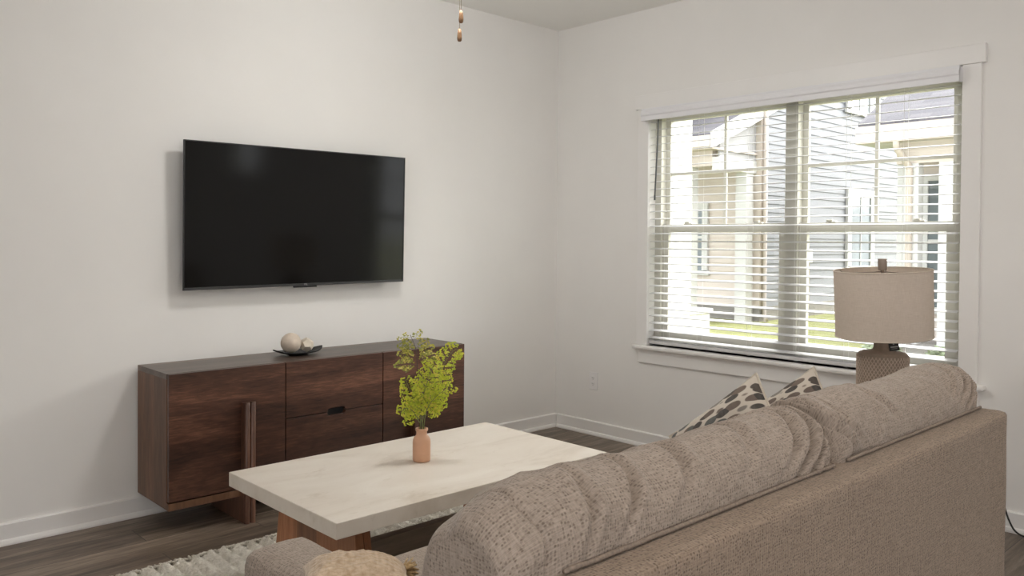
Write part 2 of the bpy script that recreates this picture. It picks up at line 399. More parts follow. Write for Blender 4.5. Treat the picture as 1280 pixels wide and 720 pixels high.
# window casing
k = 0
def trim(x0, x1, y0, y1, z0, z1, lab, bev=.003):
    global k; k += 1
    return struct('trim_%d' % k, bx(x0, x1, y0, y1, z0, z1), M['trim'], bevel=bev, label=lab, cat='trim')
trim(-.018, 0, WY1, WY1+.082, WZ0, WZ1, 'painted casing board along the left side of the window')
trim(-.018, 0, WY0-.082, WY0, WZ0, WZ1, 'painted casing board along the right side of the window')
trim(-.024, 0, WY0-.100, WY1+.100, WZ1, WZ1+.088, 'painted head casing board over the window')
trim(-.050, .10, WY0-.115, WY1+.095, WZ0-.024, WZ0, 'painted window stool under the blind', .008)
trim(-.016, 0, WY0-.085, WY1+.065, WZ0-.112, WZ0-.024, 'painted apron board below the window stool')

# ------------------------------------------------------------------ window units
def window(name, y0, y1, z0, z1, label):
    w = bpy.data.objects.new(name, None); COL.objects.link(w); w['kind'] = 'structure'; w['label'] = label; w['category'] = 'window'
    w.location = (.1, (y0+y1)/2, z0); w['_o'] = (.1, (y0+y1)/2, z0)
    ym = (y0+y1)/2-.02; f = .045
    bm = bmesh.new()
    add_box(bm, .06, .15, y0, y0+f, z0, z1); add_box(bm, .06, .15, y1-f, y1, z0, z1)
    add_box(bm, .06, .15, y0+f, y1-f, z1-f, z1); add_box(bm, .06, .15, y0+f, y1-f, z0, z0+.035)
    add_box(bm, .055, .15, ym-.036, ym+.036, z0+.035, z1-f)
    obj('frame', bm, M['vinyl'], w, bevel=.002)
    zr = 1.372
    for a, b in ((y0+f, ym-.036), (ym+.036, y1-f)):
        # upper sash (outer) with a cross muntin
        bm = bmesh.new(); s = .032
        add_box(bm, .112, .138, a, a+s, zr-.02, z1-f); add_box(bm, .112, .138, b-s, b, zr-.02, z1-f)
        add_box(bm, .112, .138, a+s, b-s, z1-f-s, z1-f); add_box(bm, .112, .138, a+s, b-s, zr-.02, zr+.014)
        cz = (zr+z1-f-s)/2+.005; cy = (a+b)/2
        u = obj('upper_sash', bm, M['vinyl'], w, bevel=.002)
        bm = bmesh.new(); add_box(bm, .118, .132, cy-.009, cy+.009, zr+.014, z1-f-s); add_box(bm, .1185, .1315, a+s, b-s, cz-.009, cz+.009)
        obj('muntin', bm, M['vinyl'], u)
        obj('pane', bx(.1235, .1265, a+s, b-s, zr+.014, z1-f-s), M['glass'], u)
        bm = bmesh.new(); s = .046
        add_box(bm, .078, .106, a, a+s, z0+.035, zr+.024); add_box(bm, .078, .106, b-s, b, z0+.035, zr+.024)
        add_box(bm, .078, .106, a+s, b-s, zr-.026, zr+.024); add_box(bm, .078, .106, a+s, b-s, z0+.035, z0+.10)
        l = obj('lower_sash', bm, M['vinyl'], w, bevel=.002)
        obj('pane', bx(.0905, .0935, a+s, b-s, z0+.10, zr-.026), M['glass'], l)
        for q in (.22, .78):
            yy = a+(b-a)*q; bm = bmesh.new()
            add_box(bm, .082, .104, yy-.028, yy+.028, zr+.024, zr+.030); add_box(bm, .086, .100, yy-.006, yy+.026, zr+.030, zr+.040)
            obj('sash_lock', bm, M['vinyl'], l, bevel=.002)
    return w
window('window_1', WY0, WY1, WZ0, WZ1, 'wide double hung window in two units behind the white blind')
w2_ = bpy.data.objects.new('window_2', None); COL.objects.link(w2_); w2_['kind'] = 'structure'; w2_['label'] = 'small high transom window farther along the right wall'; w2_['category'] = 'window'
bm = bmesh.new()
for q in ((V0, V0+.05, VZ0, VZ1), (V1-.05, V1, VZ0, VZ1), (V0+.05, V1-.05, VZ0, VZ0+.05), (V0+.05, V1-.05, VZ1-.05, VZ1)): add_box(bm, .05, .13, *q)
obj('frame', bm, M['vinyl'], w2_); obj('pane', bx(.088, .092, V0+.05, V1-.05, VZ0+.05, VZ1-.05), M['glass'], w2_)

# ------------------------------------------------------------------ blind
bl = thing('window_blind', 'wide white horizontal blind lowered over the window with slats open', 'blind', (-.01, (WY0+WY1)/2, WZ1))
bm = bmesh.new()
yA, yB = WY0-.004, WY1+.020
prof = [(-.068, 2.034), (-.068, 2.062), (-.073, 2.068), (-.073, 2.082), (-.064, 2.098), (-.064, 2.109), (-.054, 2.109), (-.054, 2.034)]
add_prism(bm, prof, yA, yB, 'y')
for yy in (yA, yB): add_prism(bm, [(-.066, 2.036), (-.066, 2.106), (-.019, 2.106), (-.019, 2.036)], yy, yy+(.010 if yy == yA else -.010), 'y')
obj('valance', bm, M['valance'], bl, bevel=.002)
SY0, SY1 = WY0+.012, WY1-.010
obj('headrail', bx(-.010, .045, SY0, SY1, 2.062, 2.110), M['blind'], bl)
bm = bmesh.new(); pitch = .0462; z = 2.03; zs = []
while z > .69: zs.append(z); z -= pitch
tilt = R(8)
for z in zs:
    prev = None; n = 6
    rows = []
    for i in range(n+1):
        u = (i/n-.5)*.050; hh = .0022*(1-(2*i/n-1)**2)
        x = .018+u*math.cos(tilt)-0; zz = z+u*math.sin(tilt)+hh
        rows.append((x, zz))
    top = [(x, zz+.0014) for x, zz in rows]; bot = [(x, zz-.0014) for x, zz in reversed(rows)]
    add_prism(bm, top+bot, SY0, SY1, 'y')
obj('slats', bm, M['blind'], bl)
obj('bottom_rail', bx(-.009, .045, SY0, SY1, .653, .673), M['blind'], bl, bevel=.004)
for q in (.065, .20, .385, .545, .70, .86):
    yy = SY1+(SY0-SY1)*q; bm = bmesh.new()
    for xx in (-.0095, .0455): add_tube(bm, [(xx, yy, .67), (xx, yy, 2.06)], .0008, 5)
    for z in zs: add_tube(bm, [(-.0095, yy+.001, z-.004), (.0455, yy+.001, z)], .0005, 4)
    add_box(bm, .010, .024, yy-.007, yy+.007, .646, .654)
    obj('lift_cord', bm, M['cord_white'], bl)
bm = bmesh.new(); add_tube(bm, [(-.016, -.868, 2.055), (-.017, -.864, 1.9), (-.018, -.848, 1.565)], .0048, 8)
add_tube(bm, [(-.018, -.848, 1.575), (-.018, -.8475, 1.545)], .006, 8)
obj('tilt_wand', bm, M['wand'], bl, smooth='auto')

# ------------------------------------------------------------------ television
tv = thing('wall_mounted_television', 'large flat black television mounted on the wall above the sideboard', 'television', (-1.999, -.080, 1.399))
tvW, tvH = 1.262, .708
bm = bmesh.new()   # local coordinates (the root is moved and tilted afterwards)
def tvb(*a):
    b = bmesh.new(); add_box(b, *a); return b
tv['_o'] = (0, 0, 0)
w2, h2 = tvW/2, tvH/2
obj('rear_housing', tvb(-w2+.01, w2-.01, -.004, .022, -h2+.01, h2-.01), M['black_plastic'], tv, bevel=.004)
obj('rear_box', tvb(-.40, .40, .022, .045, -.30, .12), M['black_plastic'], tv, bevel=.008)
b = bmesh.new()
add_box(b, -w2, -w2+.005, -.014, -.002, -h2, h2); add_box(b, w2-.005, w2, -.014, -.002, -h2, h2)
add_box(b, -w2+.005, w2-.005, -.014, -.002, h2-.005, h2)
obj('bezel', b, M['black_plastic'], tv)
lb = obj('bottom_bezel', tvb(-w2+.005, w2-.005, -.015, -.002, -h2, -h2+.013), M['bezel_grey'], tv, bevel=.001)
obj('screen', tvb(-w2+.005, w2-.005, -.012, -.003, -h2+.013, h2-.005), M['screen'], tv)
obj('sensor_bar', tvb(-.058, .075, -.013, .0, -h2-.009, -h2), M['black_plastic'], tv, bevel=.002)
cu = bpy.data.curves.new('logo', 'FONT'); cu.body = 'TCL'; cu.size = .011; cu.align_x = 'CENTER'; cu.align_y = 'CENTER'; cu.extrude = .0004
tmp = bpy.data.objects.new('logo_tmp', cu); COL.objects.link(tmp)
dg = bpy.context.evaluated_depsgraph_get(); me = bpy.data.meshes.new_from_object(tmp.evaluated_get(dg)); bpy.data.objects.remove(tmp)
lo = bpy.data.objects.new('logo', me); COL.objects.link(lo); me.materials.append(M['logo']); lo.parent = tv
lo.rotation_euler = (R(90), 0, 0); lo.location = (.008, -.0156, -h2+.0065)
brk = obj('wall_bracket', tvb(-.22, .22, .043, .0795, -.12, .12), M['black_plastic'], tv)
tv.rotation_euler = (R(1.6), R(-.35), 0)
brk.rotation_euler = (R(-1.6), R(.35), 0)

# ------------------------------------------------------------------ sideboard
sb = thing('sideboard', 'long low dark walnut sideboard with two doors and two drawers under the television', 'sideboard', (-1.99, -.2, 0))
X0, X1, ZB, ZT = -2.815, -1.168, .118, .705
yF = -.378
def spart(name, bm, m, **kw): return obj(name, bm, m, sb, **kw)
for a in (X0, X1-.024): spart('side_panel', bx(a, a+.024, yF, -.030, ZB, ZT-.024), M['walnut_side'], bevel=.0015)
spart('top', bx(X0, X1, yF, -.030, ZT-.024, ZT), M['walnut_top'], bevel=.0015)
bm = bmesh.new(); add_box(bm, X0, X1, -.400, yF, ZB, ZB+.030); add_box(bm, X0+.024, X1-.024, yF, -.030, ZB, ZB+.030)
bmesh.ops.remove_doubles(bm, verts=bm.verts, dist=1e-5); spart('bottom_panel', bm, M['walnut_side'])
spart('back_panel', bx(X0+.024, X1-.024, -.046, -.034, ZB+.03, ZT-.024), M['walnut_side'])
for a in (-2.279, -1.729): spart('divider', bx(a, a+.02, yF+.003, -.05, ZB+.03, ZT-.024), M['walnut_side'])
z0 = ZB+.036
spart('door', bx(X0+.002, -2.2715, -.400, yF-.001, z0, ZT-.001), M['walnut_front'], bevel=.002)
spart('door', bx(-1.7165, X1-.002, -.400, yF-.001, z0, ZT-.001), M['walnut_front'], bevel=.002)
dx0, dx1, zs2 = -2.2665, -1.7215, .438
cx = (dx0+dx1)/2; hw, hh = .052, .016
def notch_front(za, zb, up):
    if up:  # notch in bottom edge
        p = [(dx0, zb), (dx0, za), (cx-hw, za), (cx-hw+.004, za+hh*.7), (cx-hw+.012, za+hh), (cx+hw-.012, za+hh), (cx+hw-.004, za+hh*.7), (cx+hw, za), (dx1, za), (dx1, zb)]
    else:
        p = [(dx0, za), (dx0, zb), (cx-hw, zb), (cx-hw+.004, zb-hh*.7), (cx-hw+.012, zb-hh), (cx+hw-.012, zb-hh), (cx+hw-.004, zb-hh*.7), (cx+hw, zb), (dx1, zb), (dx1, za)]
    bm = bmesh.new(); add_prism(bm, p, -.400, yF-.001, 'y'); return bm
d = spart('drawer', notch_front(zs2+.002, ZT-.001, True), M['walnut_front'], bevel=.0015)
d = spart('drawer', notch_front(z0, zs2-.002, False), M['walnut_front'], bevel=.0015)
spart('drawer_rail', bx(dx0, dx1, yF+.03, yF+.05, zs2-.05, zs2+.05), M['dark_slot'])
for s, xc in ((1, -2.465), (-1, -1.518)):
    bm = bmesh.new()
    for q in (-.0135, .0135):
        add_lathe(bm, [(.0005, 0), (.0133, 0), (.0133, .546), (.0115, .549), (.0005, .549)], xc+q, -.4365, 20)
    add_box(bm, xc-.024, xc+.024, -.4355, -.4008, 0, .545)
    add_box(bm, xc-.024, xc+.024, -.4008, -.08, 0, ZB-.001)
    spart('leg', bm, M['walnut_leg'], smooth='auto')

# tray with ball and faceted stone
tr = thing('decorative_tray', 'shallow black leaf shaped tray on top of the sideboard', 'tray', (-2.095, -.2, ZT))
bm = bmesh.new(); nu, nv = 40, 14
def trayz(u, v): return .012+.030*abs(u)**2.6+.012*v*v
tcx, tcy, tl, twd = -2.095, -.2, .136, .075
def tp_(u, v, dz): 
    w = (1-abs(u)**2.1)**.75 if abs(u) < 1 else 0
    return (tcx+u*tl, tcy+v*(twd*w+.001), ZT+trayz(u, v*w)+dz-.004)
for dz, thick in ((0, 1), (-.005, 0)):
    g = [[bm.verts.new(tp_(-1+2*i/nu, -1+2*j/nv, dz)) for j in range(nv+1)] for i in range(nu+1)]
    for i in range(nu):
        for j in range(nv): bm.faces.new((g[i][j], g[i+1][j], g[i+1][j+1], g[i][j+1]))
bmesh.ops.remove_doubles(bm, verts=bm.verts, dist=.0003)
edges = [e for e in bm.edges if e.is_boundary]
try: bmesh.ops.bridge_loops(bm, edges=edges)
except Exception: pass
obj('bowl', bm, M['tray'], tr, smooth=True)
bm = bmesh.new(); add_lathe(bm, [(.05, ZT), (.052, ZT+.004), (.046, ZT+.009)], 0, 0, 32)
for v in bm.verts: v.co.y = v.co.y*.6
for v in bm.verts: v.co.x += tcx; v.co.y += tcy
obj('foot', bm, M['tray'], tr, smooth='auto')
bm = bmesh.new(); bmesh.ops.create_uvsphere(bm, u_segments=40, v_segments=24, radius=.050)
for v in bm.verts:
    v.co *= 1+.015*noise.noise(v.co*40); v.co += Vector((tcx-.042, tcy-.004, ZT+.0635))
tag(obj('decorative_ball', bm, M['stone_ball'], smooth=True), 'round beige stone ball sitting at the left of the black tray', 'ornament')
bm = bmesh.new()   # dodecahedron-like faceted stone
bmesh.ops.create_icosphere(bm, subdivisions=1, radius=.0385)
dv = [f.calc_center_median().normalized()*.0375 for f in bm.faces]
bm.free(); bm = bmesh.new()
for p in dv: bm.verts.new(p)
h = bmesh.ops.convex_hull(bm, input=bm.verts)
bmesh.ops.dissolve_limit(bm, angle_limit=R(3), verts=bm.verts, edges=bm.edges)
bm.transform(Matrix.Translation((tcx+.046, tcy-.002, ZT+.047)) @ Euler((.5, .3, .4)).to_matrix().to_4x4())
tag(obj('faceted_ornament', bm, M['stone_poly'], bevel=.001), 'cream many sided stone ornament beside the ball on the tray', 'ornament')

# ------------------------------------------------------------------ coffee table
CT = dict(x0=-2.842, x1=-1.582, y0=-1.792, y1=-1.049, z=.43, t=.052)
ct = thing('coffee_table', 'rectangular coffee table with thick pale stone top and brown wood legs', 'coffee table', (-2.21, -1.42, 0))
obj('tabletop', bx(CT['x0'], CT['x1'], CT['y0'], CT['y1'], CT['z']-CT['t'], CT['z']), M['stone'], ct, bevel=.0025)
zt = CT['z']-CT['t']
for xa in (-2.700, -1.784):
    bm = bmesh.new()
    add_prism(bm, [(-1.42-.245, zt-.001), (-1.42-.305, .022), (-1.42+.305, .022), (-1.42+.245, zt-.001)], xa, xa+.030, 'x')
    lg = obj('leg', bm, M['oak_leg'], ct, bevel=.002)
    bm = bmesh.new()
    add_prism(bm, [(-1.42-.243, zt-.001), (-1.42-.303, .022), (-1.42+.303, .022), (-1.42+.243, zt-.001)], xa+.033, xa+.060, 'x')
    obj('inner_board', bm, M['oak_leg'], lg, bevel=.002)
obj('stretcher', bx(-2.642, -1.782, -1.44, -1.40, .030, .190), M['dark_board'], ct, bevel=.002)

# vase
VX, VY, VZ = -2.224, -1.398, CT['z']
bm = bmesh.new()
add_lathe(bm, [(.026, 0), (.0325, .002), (.0345, .008), (.0345, .074), (.0335, .084), (.029, .094), (.0225, .101), (.0205, .107), (.0205, .116), (.0235, .119), (.0245, .124), (.0235, .128), (.0195, .128), (.0175, .122), (.0175, .105), (.028, .088), (.028, .012), (.001, .010)], 0, 0, 48, True, True)
bm.transform(Matrix.Translation((VX, VY, VZ)))
tag(obj('vase', bm, M['vase'], smooth='auto', angle=60), 'small matte terracotta bottle vase on the coffee table', 'vase')

# camera frame axes, used as building axes for the frond bouquet
CAMP = Vector((-4.1565, -3.9466, 1.285)); YAW, PITCH, ROLL = .8139, -.0149, .0071
fw = Vector((math.cos(YAW)*math.cos(PITCH), math.sin(YAW)*math.cos(PITCH), math.sin(PITCH)))
ri = Vector((math.sin(YAW), -math.cos(YAW), 0)); upv = ri.cross(fw)
ri2 = ri*math.cos(ROLL)+upv*math.sin(ROLL); up2 = -ri*math.sin(ROLL)+upv*math.cos(ROLL)
MOUTH = Vector((VX, VY, VZ+.126)); S = 2.93/1029
E1 = Vector((math.sin(YAW), -math.cos(YAW), 0)); E2 = Vector((0, 0, 1)); E3 = Vector((math.cos(YAW), math.sin(YAW), 0))   # bouquet axes
def BP(px, py, d=0): return MOUTH+E1*((px-528)*S)+E2*((531-py)*S)+E3*d
def frond(name, label, path, d, leafmat, stemmat, seed, nP, Lmax, prof, lsize, start=.35, droop=.15, spread=62, dens=.0085):
    r = random.Random(seed)
    root = thing(name, label, 'fern frond', tuple(MOUTH), 'fern fronds in the terracotta vase')
    pts = [MOUTH+Vector((r.uniform(-.006, .006), r.uniform(-.006, .006), -.09))]+[BP(px, py, d*(i+1)/len(path)) for i, (px, py) in enumerate(path)]
    cur = spline([pts[0], MOUTH+Vector((r.uniform(-.008, .008), r.uniform(-.008, .008), 0))]+pts[1:], 10)
    sb_ = bmesh.new(); lb_ = bmesh.new()
    add_tube(sb_, cur, lambda t: .0017*(1-.7*t)+.0003, 6)
    n = len(cur)
    def leaflet(p, dirv, nrm, s):
        a = dirv.normalized(); b = a.cross(nrm).normalized(); c = nrm.normalized()
        s *= r.uniform(.75, 1.2)
        vs = []
        for ang, rad in ((0, .05), (-38, .62), (-50, .92), (-20, 1.0), (0, .93), (20, 1.0), (50, .92), (38, .62)):
            q = p+(a*math.cos(R(ang))+b*math.sin(R(ang)))*rad*s+c*(-.25*s*rad*rad)
            vs.append(lb_.verts.new(q))
        lb_.faces.new(vs)
    def rv(k): return Vector((r.uniform(-k, k), r.uniform(-k, k), r.uniform(-k, k)))
    side = 1
    for k in range(nP):
        tt = start+(1-start)*(k+.3)/nP
        i = min(n-2, int(tt*(n-1))); p = cur[i]; tan = (cur[i+1]-cur[max(i-1, 0)]).normalized()
        L = Lmax*prof((k+.5)/nP)*r.uniform(.85, 1.15)
        side = -side
        lat = (tan.cross(-E3)).normalized()*side
        dirv = (tan*math.cos(R(spread))+lat*math.sin(R(spread))+E3*r.uniform(-.55, .55)).normalized()
        m = max(3, int(L/dens)); q = p.copy(); pl = [q.copy()]
        for j in range(m):
            f = (j+1)/m
            dirv = (dirv+Vector((0, 0, -droop*.12))+rv(.05)).normalized()
            q = q+dirv*(L/m); pl.append(q.copy())
            nr = (Vector((-E3.x, -E3.y, .5))+rv(.5)).normalized()
            l2 = dirv.cross(nr).normalized()
            sub = int(2*(1-f)*L/.03)+1
            for sd in (-1, 1):
                for u in range(sub):
                    ofs = (l2*sd*.55+dirv*.55).normalized()*(.004+.0075*u)
                    leaflet(q+ofs, (l2*sd*.8+dirv*.6+rv(.3)), nr+rv(.35), lsize)
        leaflet(q, dirv, (Vector((-E3.x, -E3.y, .4))+rv(.4)).normalized(), lsize)
        add_tube(sb_, pl, .00045, 4)
    obj('stem', sb_, stemmat, root); obj('leaflets', lb_, leafmat, root)
up = lambda t: .35+.65*math.sin(math.pi*min(1, t*.9+.12))
tri = lambda t: 1.05-.85*t
frond('fern_frond', 'tall dark stemmed fern frond rising highest, leaning left out of the vase', [(527, 500), (525, 468), (521, 445), (519, 424), (511, 404)], .02, M['leaf_dark'], M['stem_dark'], 3, 9, .085, lambda t: 1-.45*t, .0098, start=.66, droop=.25, spread=66, dens=.0105)
frond('fern_frond', 'bushy bright green fern frond arching to the upper right of the vase', [(533, 505), (541, 480), (553, 452), (566, 430), (574, 423)], .03, M['leaf'], M['stem'], 5, 24, .078, lambda t: .95-.62*t, .0088, start=.30, spread=58)
frond('fern_frond', 'yellow green fern frond standing upright in the middle of the bouquet', [(528, 505), (531, 482), (538, 460), (545, 440)], -.01, M['leaf'], M['stem'], 8, 20, .070, lambda t: .95-.5*t, .0088, start=.36, spread=60)
frond('fern_frond', 'yellow green fern frond pointing up to the left beside the sideboard drawers', [(524, 508), (517, 492), (511, 474), (506, 462)], -.02, M['leaf'], M['stem'], 11, 15, .055, tri, .0086, start=.42, spread=60)
frond('fern_frond', 'short fern frond with yellowing tips hanging low at the left of the vase', [(523, 518), (516, 506), (507, 502), (500, 508)], -.03, M['leaf'], M['stem'], 14, 12, .052, tri, .0098, start=.40, droop=.6, spread=64, dens=.010)
frond('fern_frond', 'short green fern frond reaching out level to the right of the vase', [(533, 512), (540, 496), (554, 481), (574, 471)], -.02, M['leaf'], M['stem'], 17, 18, .058, tri, .0086, start=.34, spread=58)

# ------------------------------------------------------------------ rug
rg0, rg1, rh0, rh1 = -3.75, -.95, -2.07, -.700
bm = bmesh.new(); nx, ny = 820, 150
def rugz(x, y):
    ph = x*2*math.pi/.062+1.5*noise.noise(Vector((x*3, y*1.6, 0)))+2.2*noise.noise(Vector((x*1.1, y*.8, 5)))
    ridge = .5+.5*math.sin(ph)
    return .004+.022*ridge**.8*(.8+.5*noise.noise(Vector((x*14, y*20, 7))))+.009*noise.noise(Vector((x*60, y*60, 2)))+.005*noise.noise(Vector((x*130, y*130, 4)))
g = []
for i in range(nx+1):
    row = []
    for j in range(ny+1):
        x = rg0+(rg1-rg0)*i/nx; v = j/ny; y = rh1+(rh0-rh1)*(v**1.7)
        yy = y+(.010*noise.noise(Vector((x*28, 0, 9))) if j == 0 else 0)
        row.append(bm.verts.new((x, yy, .004 if j in (0, ny) or i in (0, nx) else rugz(x, y))))
    g.append(row)
for i in range(nx):
    for j in range(ny): bm.faces.new((g[i][j], g[i+1][j], g[i+1][j+1], g[i][j+1]))
rug = thing('rug', 'cream ribbed shaggy wool rug under the coffee table', 'rug', ((rg0+rg1)/2, (rh0+rh1)/2, 0))
obj('pile', bm, M['rug'], rug, smooth=True)
bm = bmesh.new()
x = rg0
while x < rg1:
    for q in range(2):
        xx = x+rnd.uniform(-.006, .006); L = rnd.uniform(.012, .034); a = rnd.uniform(-.5, .5)
        z0_ = rnd.uniform(.008, .018)
        add_tube(bm, [(xx, rh1-.012, z0_+.004), (xx+a*L*.5, rh1+L*.45, z0_), (xx+a*L, rh1+L, .004)], lambda t: .0048*(1-.55*t), 5)
    x += .0085
fr = obj('fringe', bm, M['rug'], rug, smooth=True); fr['kind'] = 'stuff'

# ------------------------------------------------------------------ sofa
sf = thing('sofa', 'taupe woven two cushion sofa seen from behind', 'sofa', (-2.317, -2.64, 0))
SX0, SX1, SYB, SZ = -3.292, -1.342, -3.172, .780
def wav(bm, amp, fr_):
    for v in bm.verts:
        v.co += Vector((noise.noise(v.co*fr_), noise.noise(v.co*fr_+Vector((9, 0, 0))), noise.noise(v.co*fr_+Vector((0, 7, 0)))))*amp
def soft_box(x0, x1, y0, y1, z0, z1, r, cuts=12, puff=(0, 0, 0), amp=.002, fr_=7):
    """rounded upholstery block: subdivided box, corners rounded by radius r, sides puffed"""
    bm = bmesh.new()
    c = Vector(((x0+x1)/2, (y0+y1)/2, (z0+z1)/2)); h = Vector(((x1-x0)/2, (y1-y0)/2, (z1-z0)/2))
    N = [max(4, int(2*h[i]/.03)) for i in range(3)]
    vmap = {}
    def vert(p):
        kx = tuple(round(q, 5) for q in p)
        if kx not in vmap: vmap[kx] = bm.verts.new(p)
        return vmap[kx]
    def spread(i, n):   # denser near the ends
        t = -1+2*i/n; return math.copysign(1-(1-abs(t))**1.35, t)
    for ax in range(3):
        a, b = (ax+1) % 3, (ax+2) % 3
        for s in (-1, 1):
            for i in range(N[a]):
                for j in range(N[b]):
                    f = []
                    for di, dj in ((0, 0), (1, 0), (1, 1), (0, 1)):
                        p = [0, 0, 0]; p[ax] = s*h[ax]; p[a] = spread(i+di, N[a])*h[a]; p[b] = spread(j+dj, N[b])*h[b]
                        f.append(vert(tuple(p)))
                    try: bm.faces.new(f)
                    except ValueError: pass
    for v in bm.verts:
        p = v.co.copy()
        q = Vector([max(-h[i]+r, min(h[i]-r, p[i])) for i in range(3)])
        dlt = p-q
        if dlt.length > 1e-9: p = q+dlt.normalized()*r
        for i in range(3):
            a, b = (i+1) % 3, (i+2) % 3
            k_ = max(0, 1-(p[a]/h[a])**2)*max(0, 1-(p[b]/h[b])**2)
            p[i] += math.copysign(1, p[i])*puff[i]*k_*(abs(p[i])/h[i])
        v.co = p+c
    wav(bm, amp, fr_)
    uv = bm.loops.layers.uv.new('UVMap'); bm.normal_update()
    for f in bm.faces:
        n_ = [abs(q) for q in f.normal]; ax = n_.index(max(n_))
        for l in f.loops:
            p = l.vert.co; l[uv].uv = ((p.y, p.z), (p.x, p.z), (p.x, p.y))[ax]
    return bm
bp = obj('back_panel', soft_box(SX0, SX1, SYB, -3.015, .075, SZ, .016, amp=.003, fr_=4), M['sofa_x'], sf, smooth=True)
obj('base', soft_box(SX0+.01, SX1-.01, -3.01, -2.15, .085, .285, .012), M['sofa_x'], sf, smooth=True)
for a, b in ((SX0, SX0+.175), (SX1-.175, SX1)):
    obj('arm', soft_box(a, b, -3.01, -2.095, .075, .555, .042, puff=(.004, .006, .012), amp=.003), M['sofa_cushion'], sf, smooth=True)
for a, b in ((SX0+.18, -2.319), (-2.315, SX1-.18)):
    obj('seat_cushion', soft_box(a, b, -2.82, -2.125, .29, .445, .045, puff=(0, .01, .022), amp=.003), M['sofa_cushion'], sf, smooth=True)
for xx in (SX0+.08, SX1-.08):
    for yy in (-3.08, -2.2):
        bm = bmesh.new(); add_lathe(bm, [(.018, 0), (.026, .09)], xx, yy, 20); obj('foot', bm, M['walnut_leg'], sf, smooth='auto')

def back_cushion(x0, x1, seed, peak, rL, rR):
    """plump loose back cushion: closed section swept along x, ends rounded in, folds pressed in"""
    bm = bmesh.new(); nx, nv = 260, 150
    xc, hx = (x0+x1)/2, (x1-x0)/2
    # section: back bottom -> over the top -> front bottom, in (y, z)
    sec = spline([Vector((p[0], p[1], 0)) for p in ((-3.052, .52), (-3.086, .65), (-3.098, .775), (-3.094, .835), (-3.062, peak-.022), (-3.000, peak), (-2.935, peak-.022), (-2.872, .825), (-2.838, .74), (-2.815, .62), (-2.83, .47), (-2.90, .435), (-3.0, .45), (-3.052, .52))], 12)
    ls = [0]
    for a, b in zip(sec, sec[1:]): ls.append(ls[-1]+(b-a).length)
    def at(s):
        s = (s % 1)*ls[-1]
        for i in range(len(ls)-1):
            if ls[i+1] >= s: return sec[i].lerp(sec[i+1], (s-ls[i])/(ls[i+1]-ls[i]+1e-9))
        return sec[-1]
    secs = [at(j/nv) for j in range(nv)]
    cen = Vector((-2.96, .68, 0))
    rings = []
    for i in range(nx+1):
        t = -1+2*i/nx
        t = math.copysign(1-(1-abs(t))**1.6, t)         # denser rings at ends
        e = abs(t)
        ed = (1-e)*hx
        rr = rL if t < 0 else rR
        f = math.sqrt(max(0, 1-((rr-ed)/rr)**2)) if ed < rr else 1.0
        sc_ = .60+.40*f
        sag = .012*(1-e**2)
        ring = []
        for j in range(nv):
            p = secs[j]; d_ = p-cen
            zs_ = .74+.26*f; y = cen.x+d_.x*(sc_ if d_.x > 0 else .80+.20*f); z = cen.y+d_.y*zs_
            x = xc+t*hx
            top = max(0, min(1, (z-.72)/.16))
            if z > .7: z += .006*noise.noise(Vector((x*3.1, seed, 0)))*2+sag*.5*top
            # folds: start at the ends / seams and run diagonally across the back and top
            nearend = math.exp(-ed/.17)
            s_ = j/nv
            w1 = noise.noise(Vector((x*9+s_*13*math.copysign(1, t)+seed, s_*2.5, seed)))
            w2 = noise.noise(Vector((x*22-s_*14*math.copysign(1, t)-seed, s_*4, seed+3)))
            ridge = (1-abs(w1)*2.2); ridge = max(-.6, ridge)
            amp = .0042+.0080*nearend
            dn = amp*(ridge-.3)*.8+.0025*w2+.010*noise.noise(Vector((x*4, y*5+seed, z*5)))
            dn -= .006*math.exp(-((ed-.075)/.0045)**2)
            # a few long creases
            for (cx_, sl, dep, wd, zc, zw) in creases[seed]:
                u = x-(cx_+sl*(z-.80))
                gate = math.exp(-((z-zc)/zw)**2)
                dn += 1.7*gate*dep*(-math.exp(-(u/wd)**2)+.5*math.exp(-((u-2*wd)/wd)**2)+.5*math.exp(-((u+2*wd)/wd)**2))
            nrm = Vector((d_.x, d_.y, 0)).normalized()
            y += nrm.x*dn; z += nrm.y*dn
            ring.append(bm.verts.new((x, y, z)))
        rings.append(ring)
    uv = bm.loops.layers.uv.new('UVMap'); dl = ls[-1]/nv; jt = max(range(nv), key=lambda j: rings[nx//2][j].co.z); us = {id(rings[0]): 0.0}; acc = 0.0
    for A, B in zip(rings, rings[1:]): acc += (A[jt].co-B[jt].co).length; us[id(B)] = acc
    for A, B in zip(rings, rings[1:]):
        for j in range(nv):
            l = (j+1) % nv
            f = bm.faces.new((A[j], A[l], B[l], B[j]))
            for lo_, (rg, jj) in zip(f.loops, ((A, j), (A, j+1), (B, j+1), (B, j))): lo_[uv].uv = (us[id(rg)], jj*dl)
    for ring in (rings[0], list(reversed(rings[-1]))):
        f = bm.faces.new(ring)
        for lo_ in f.loops: lo_[uv].uv = (lo_.vert.co.y, lo_.vert.co.z)
    return bm
creases = {1: [(-3.10, .9, .010, .011, .86, .045), (-3.19, .5, .007, .010, .85, .06), (-2.95, 1.0, .008, .014, .88, .04), (-2.58, 1.6, .011, .014, .87, .05), (-2.50, 1.5, .013, .013, .85, .07), (-2.43, 1.2, .012, .012, .84, .07), (-2.385, .8, .009, .009, .83, .07), (-2.75, 1.3, .006, .016, .88, .04)],
           2: [(-2.23, -1.2, .009, .012, .87, .05), (-2.17, -1.4, .006, .012, .87, .05), (-1.66, 1.5, .007, .013, .88, .04), (-1.56, 1.4, .011, .013, .87, .05), (-1.49, 1.3, .012, .012, .86, .06), (-1.43, 1.0, .009, .010, .85, .06), (-1.95, -.9, .005, .015, .88, .04)]}
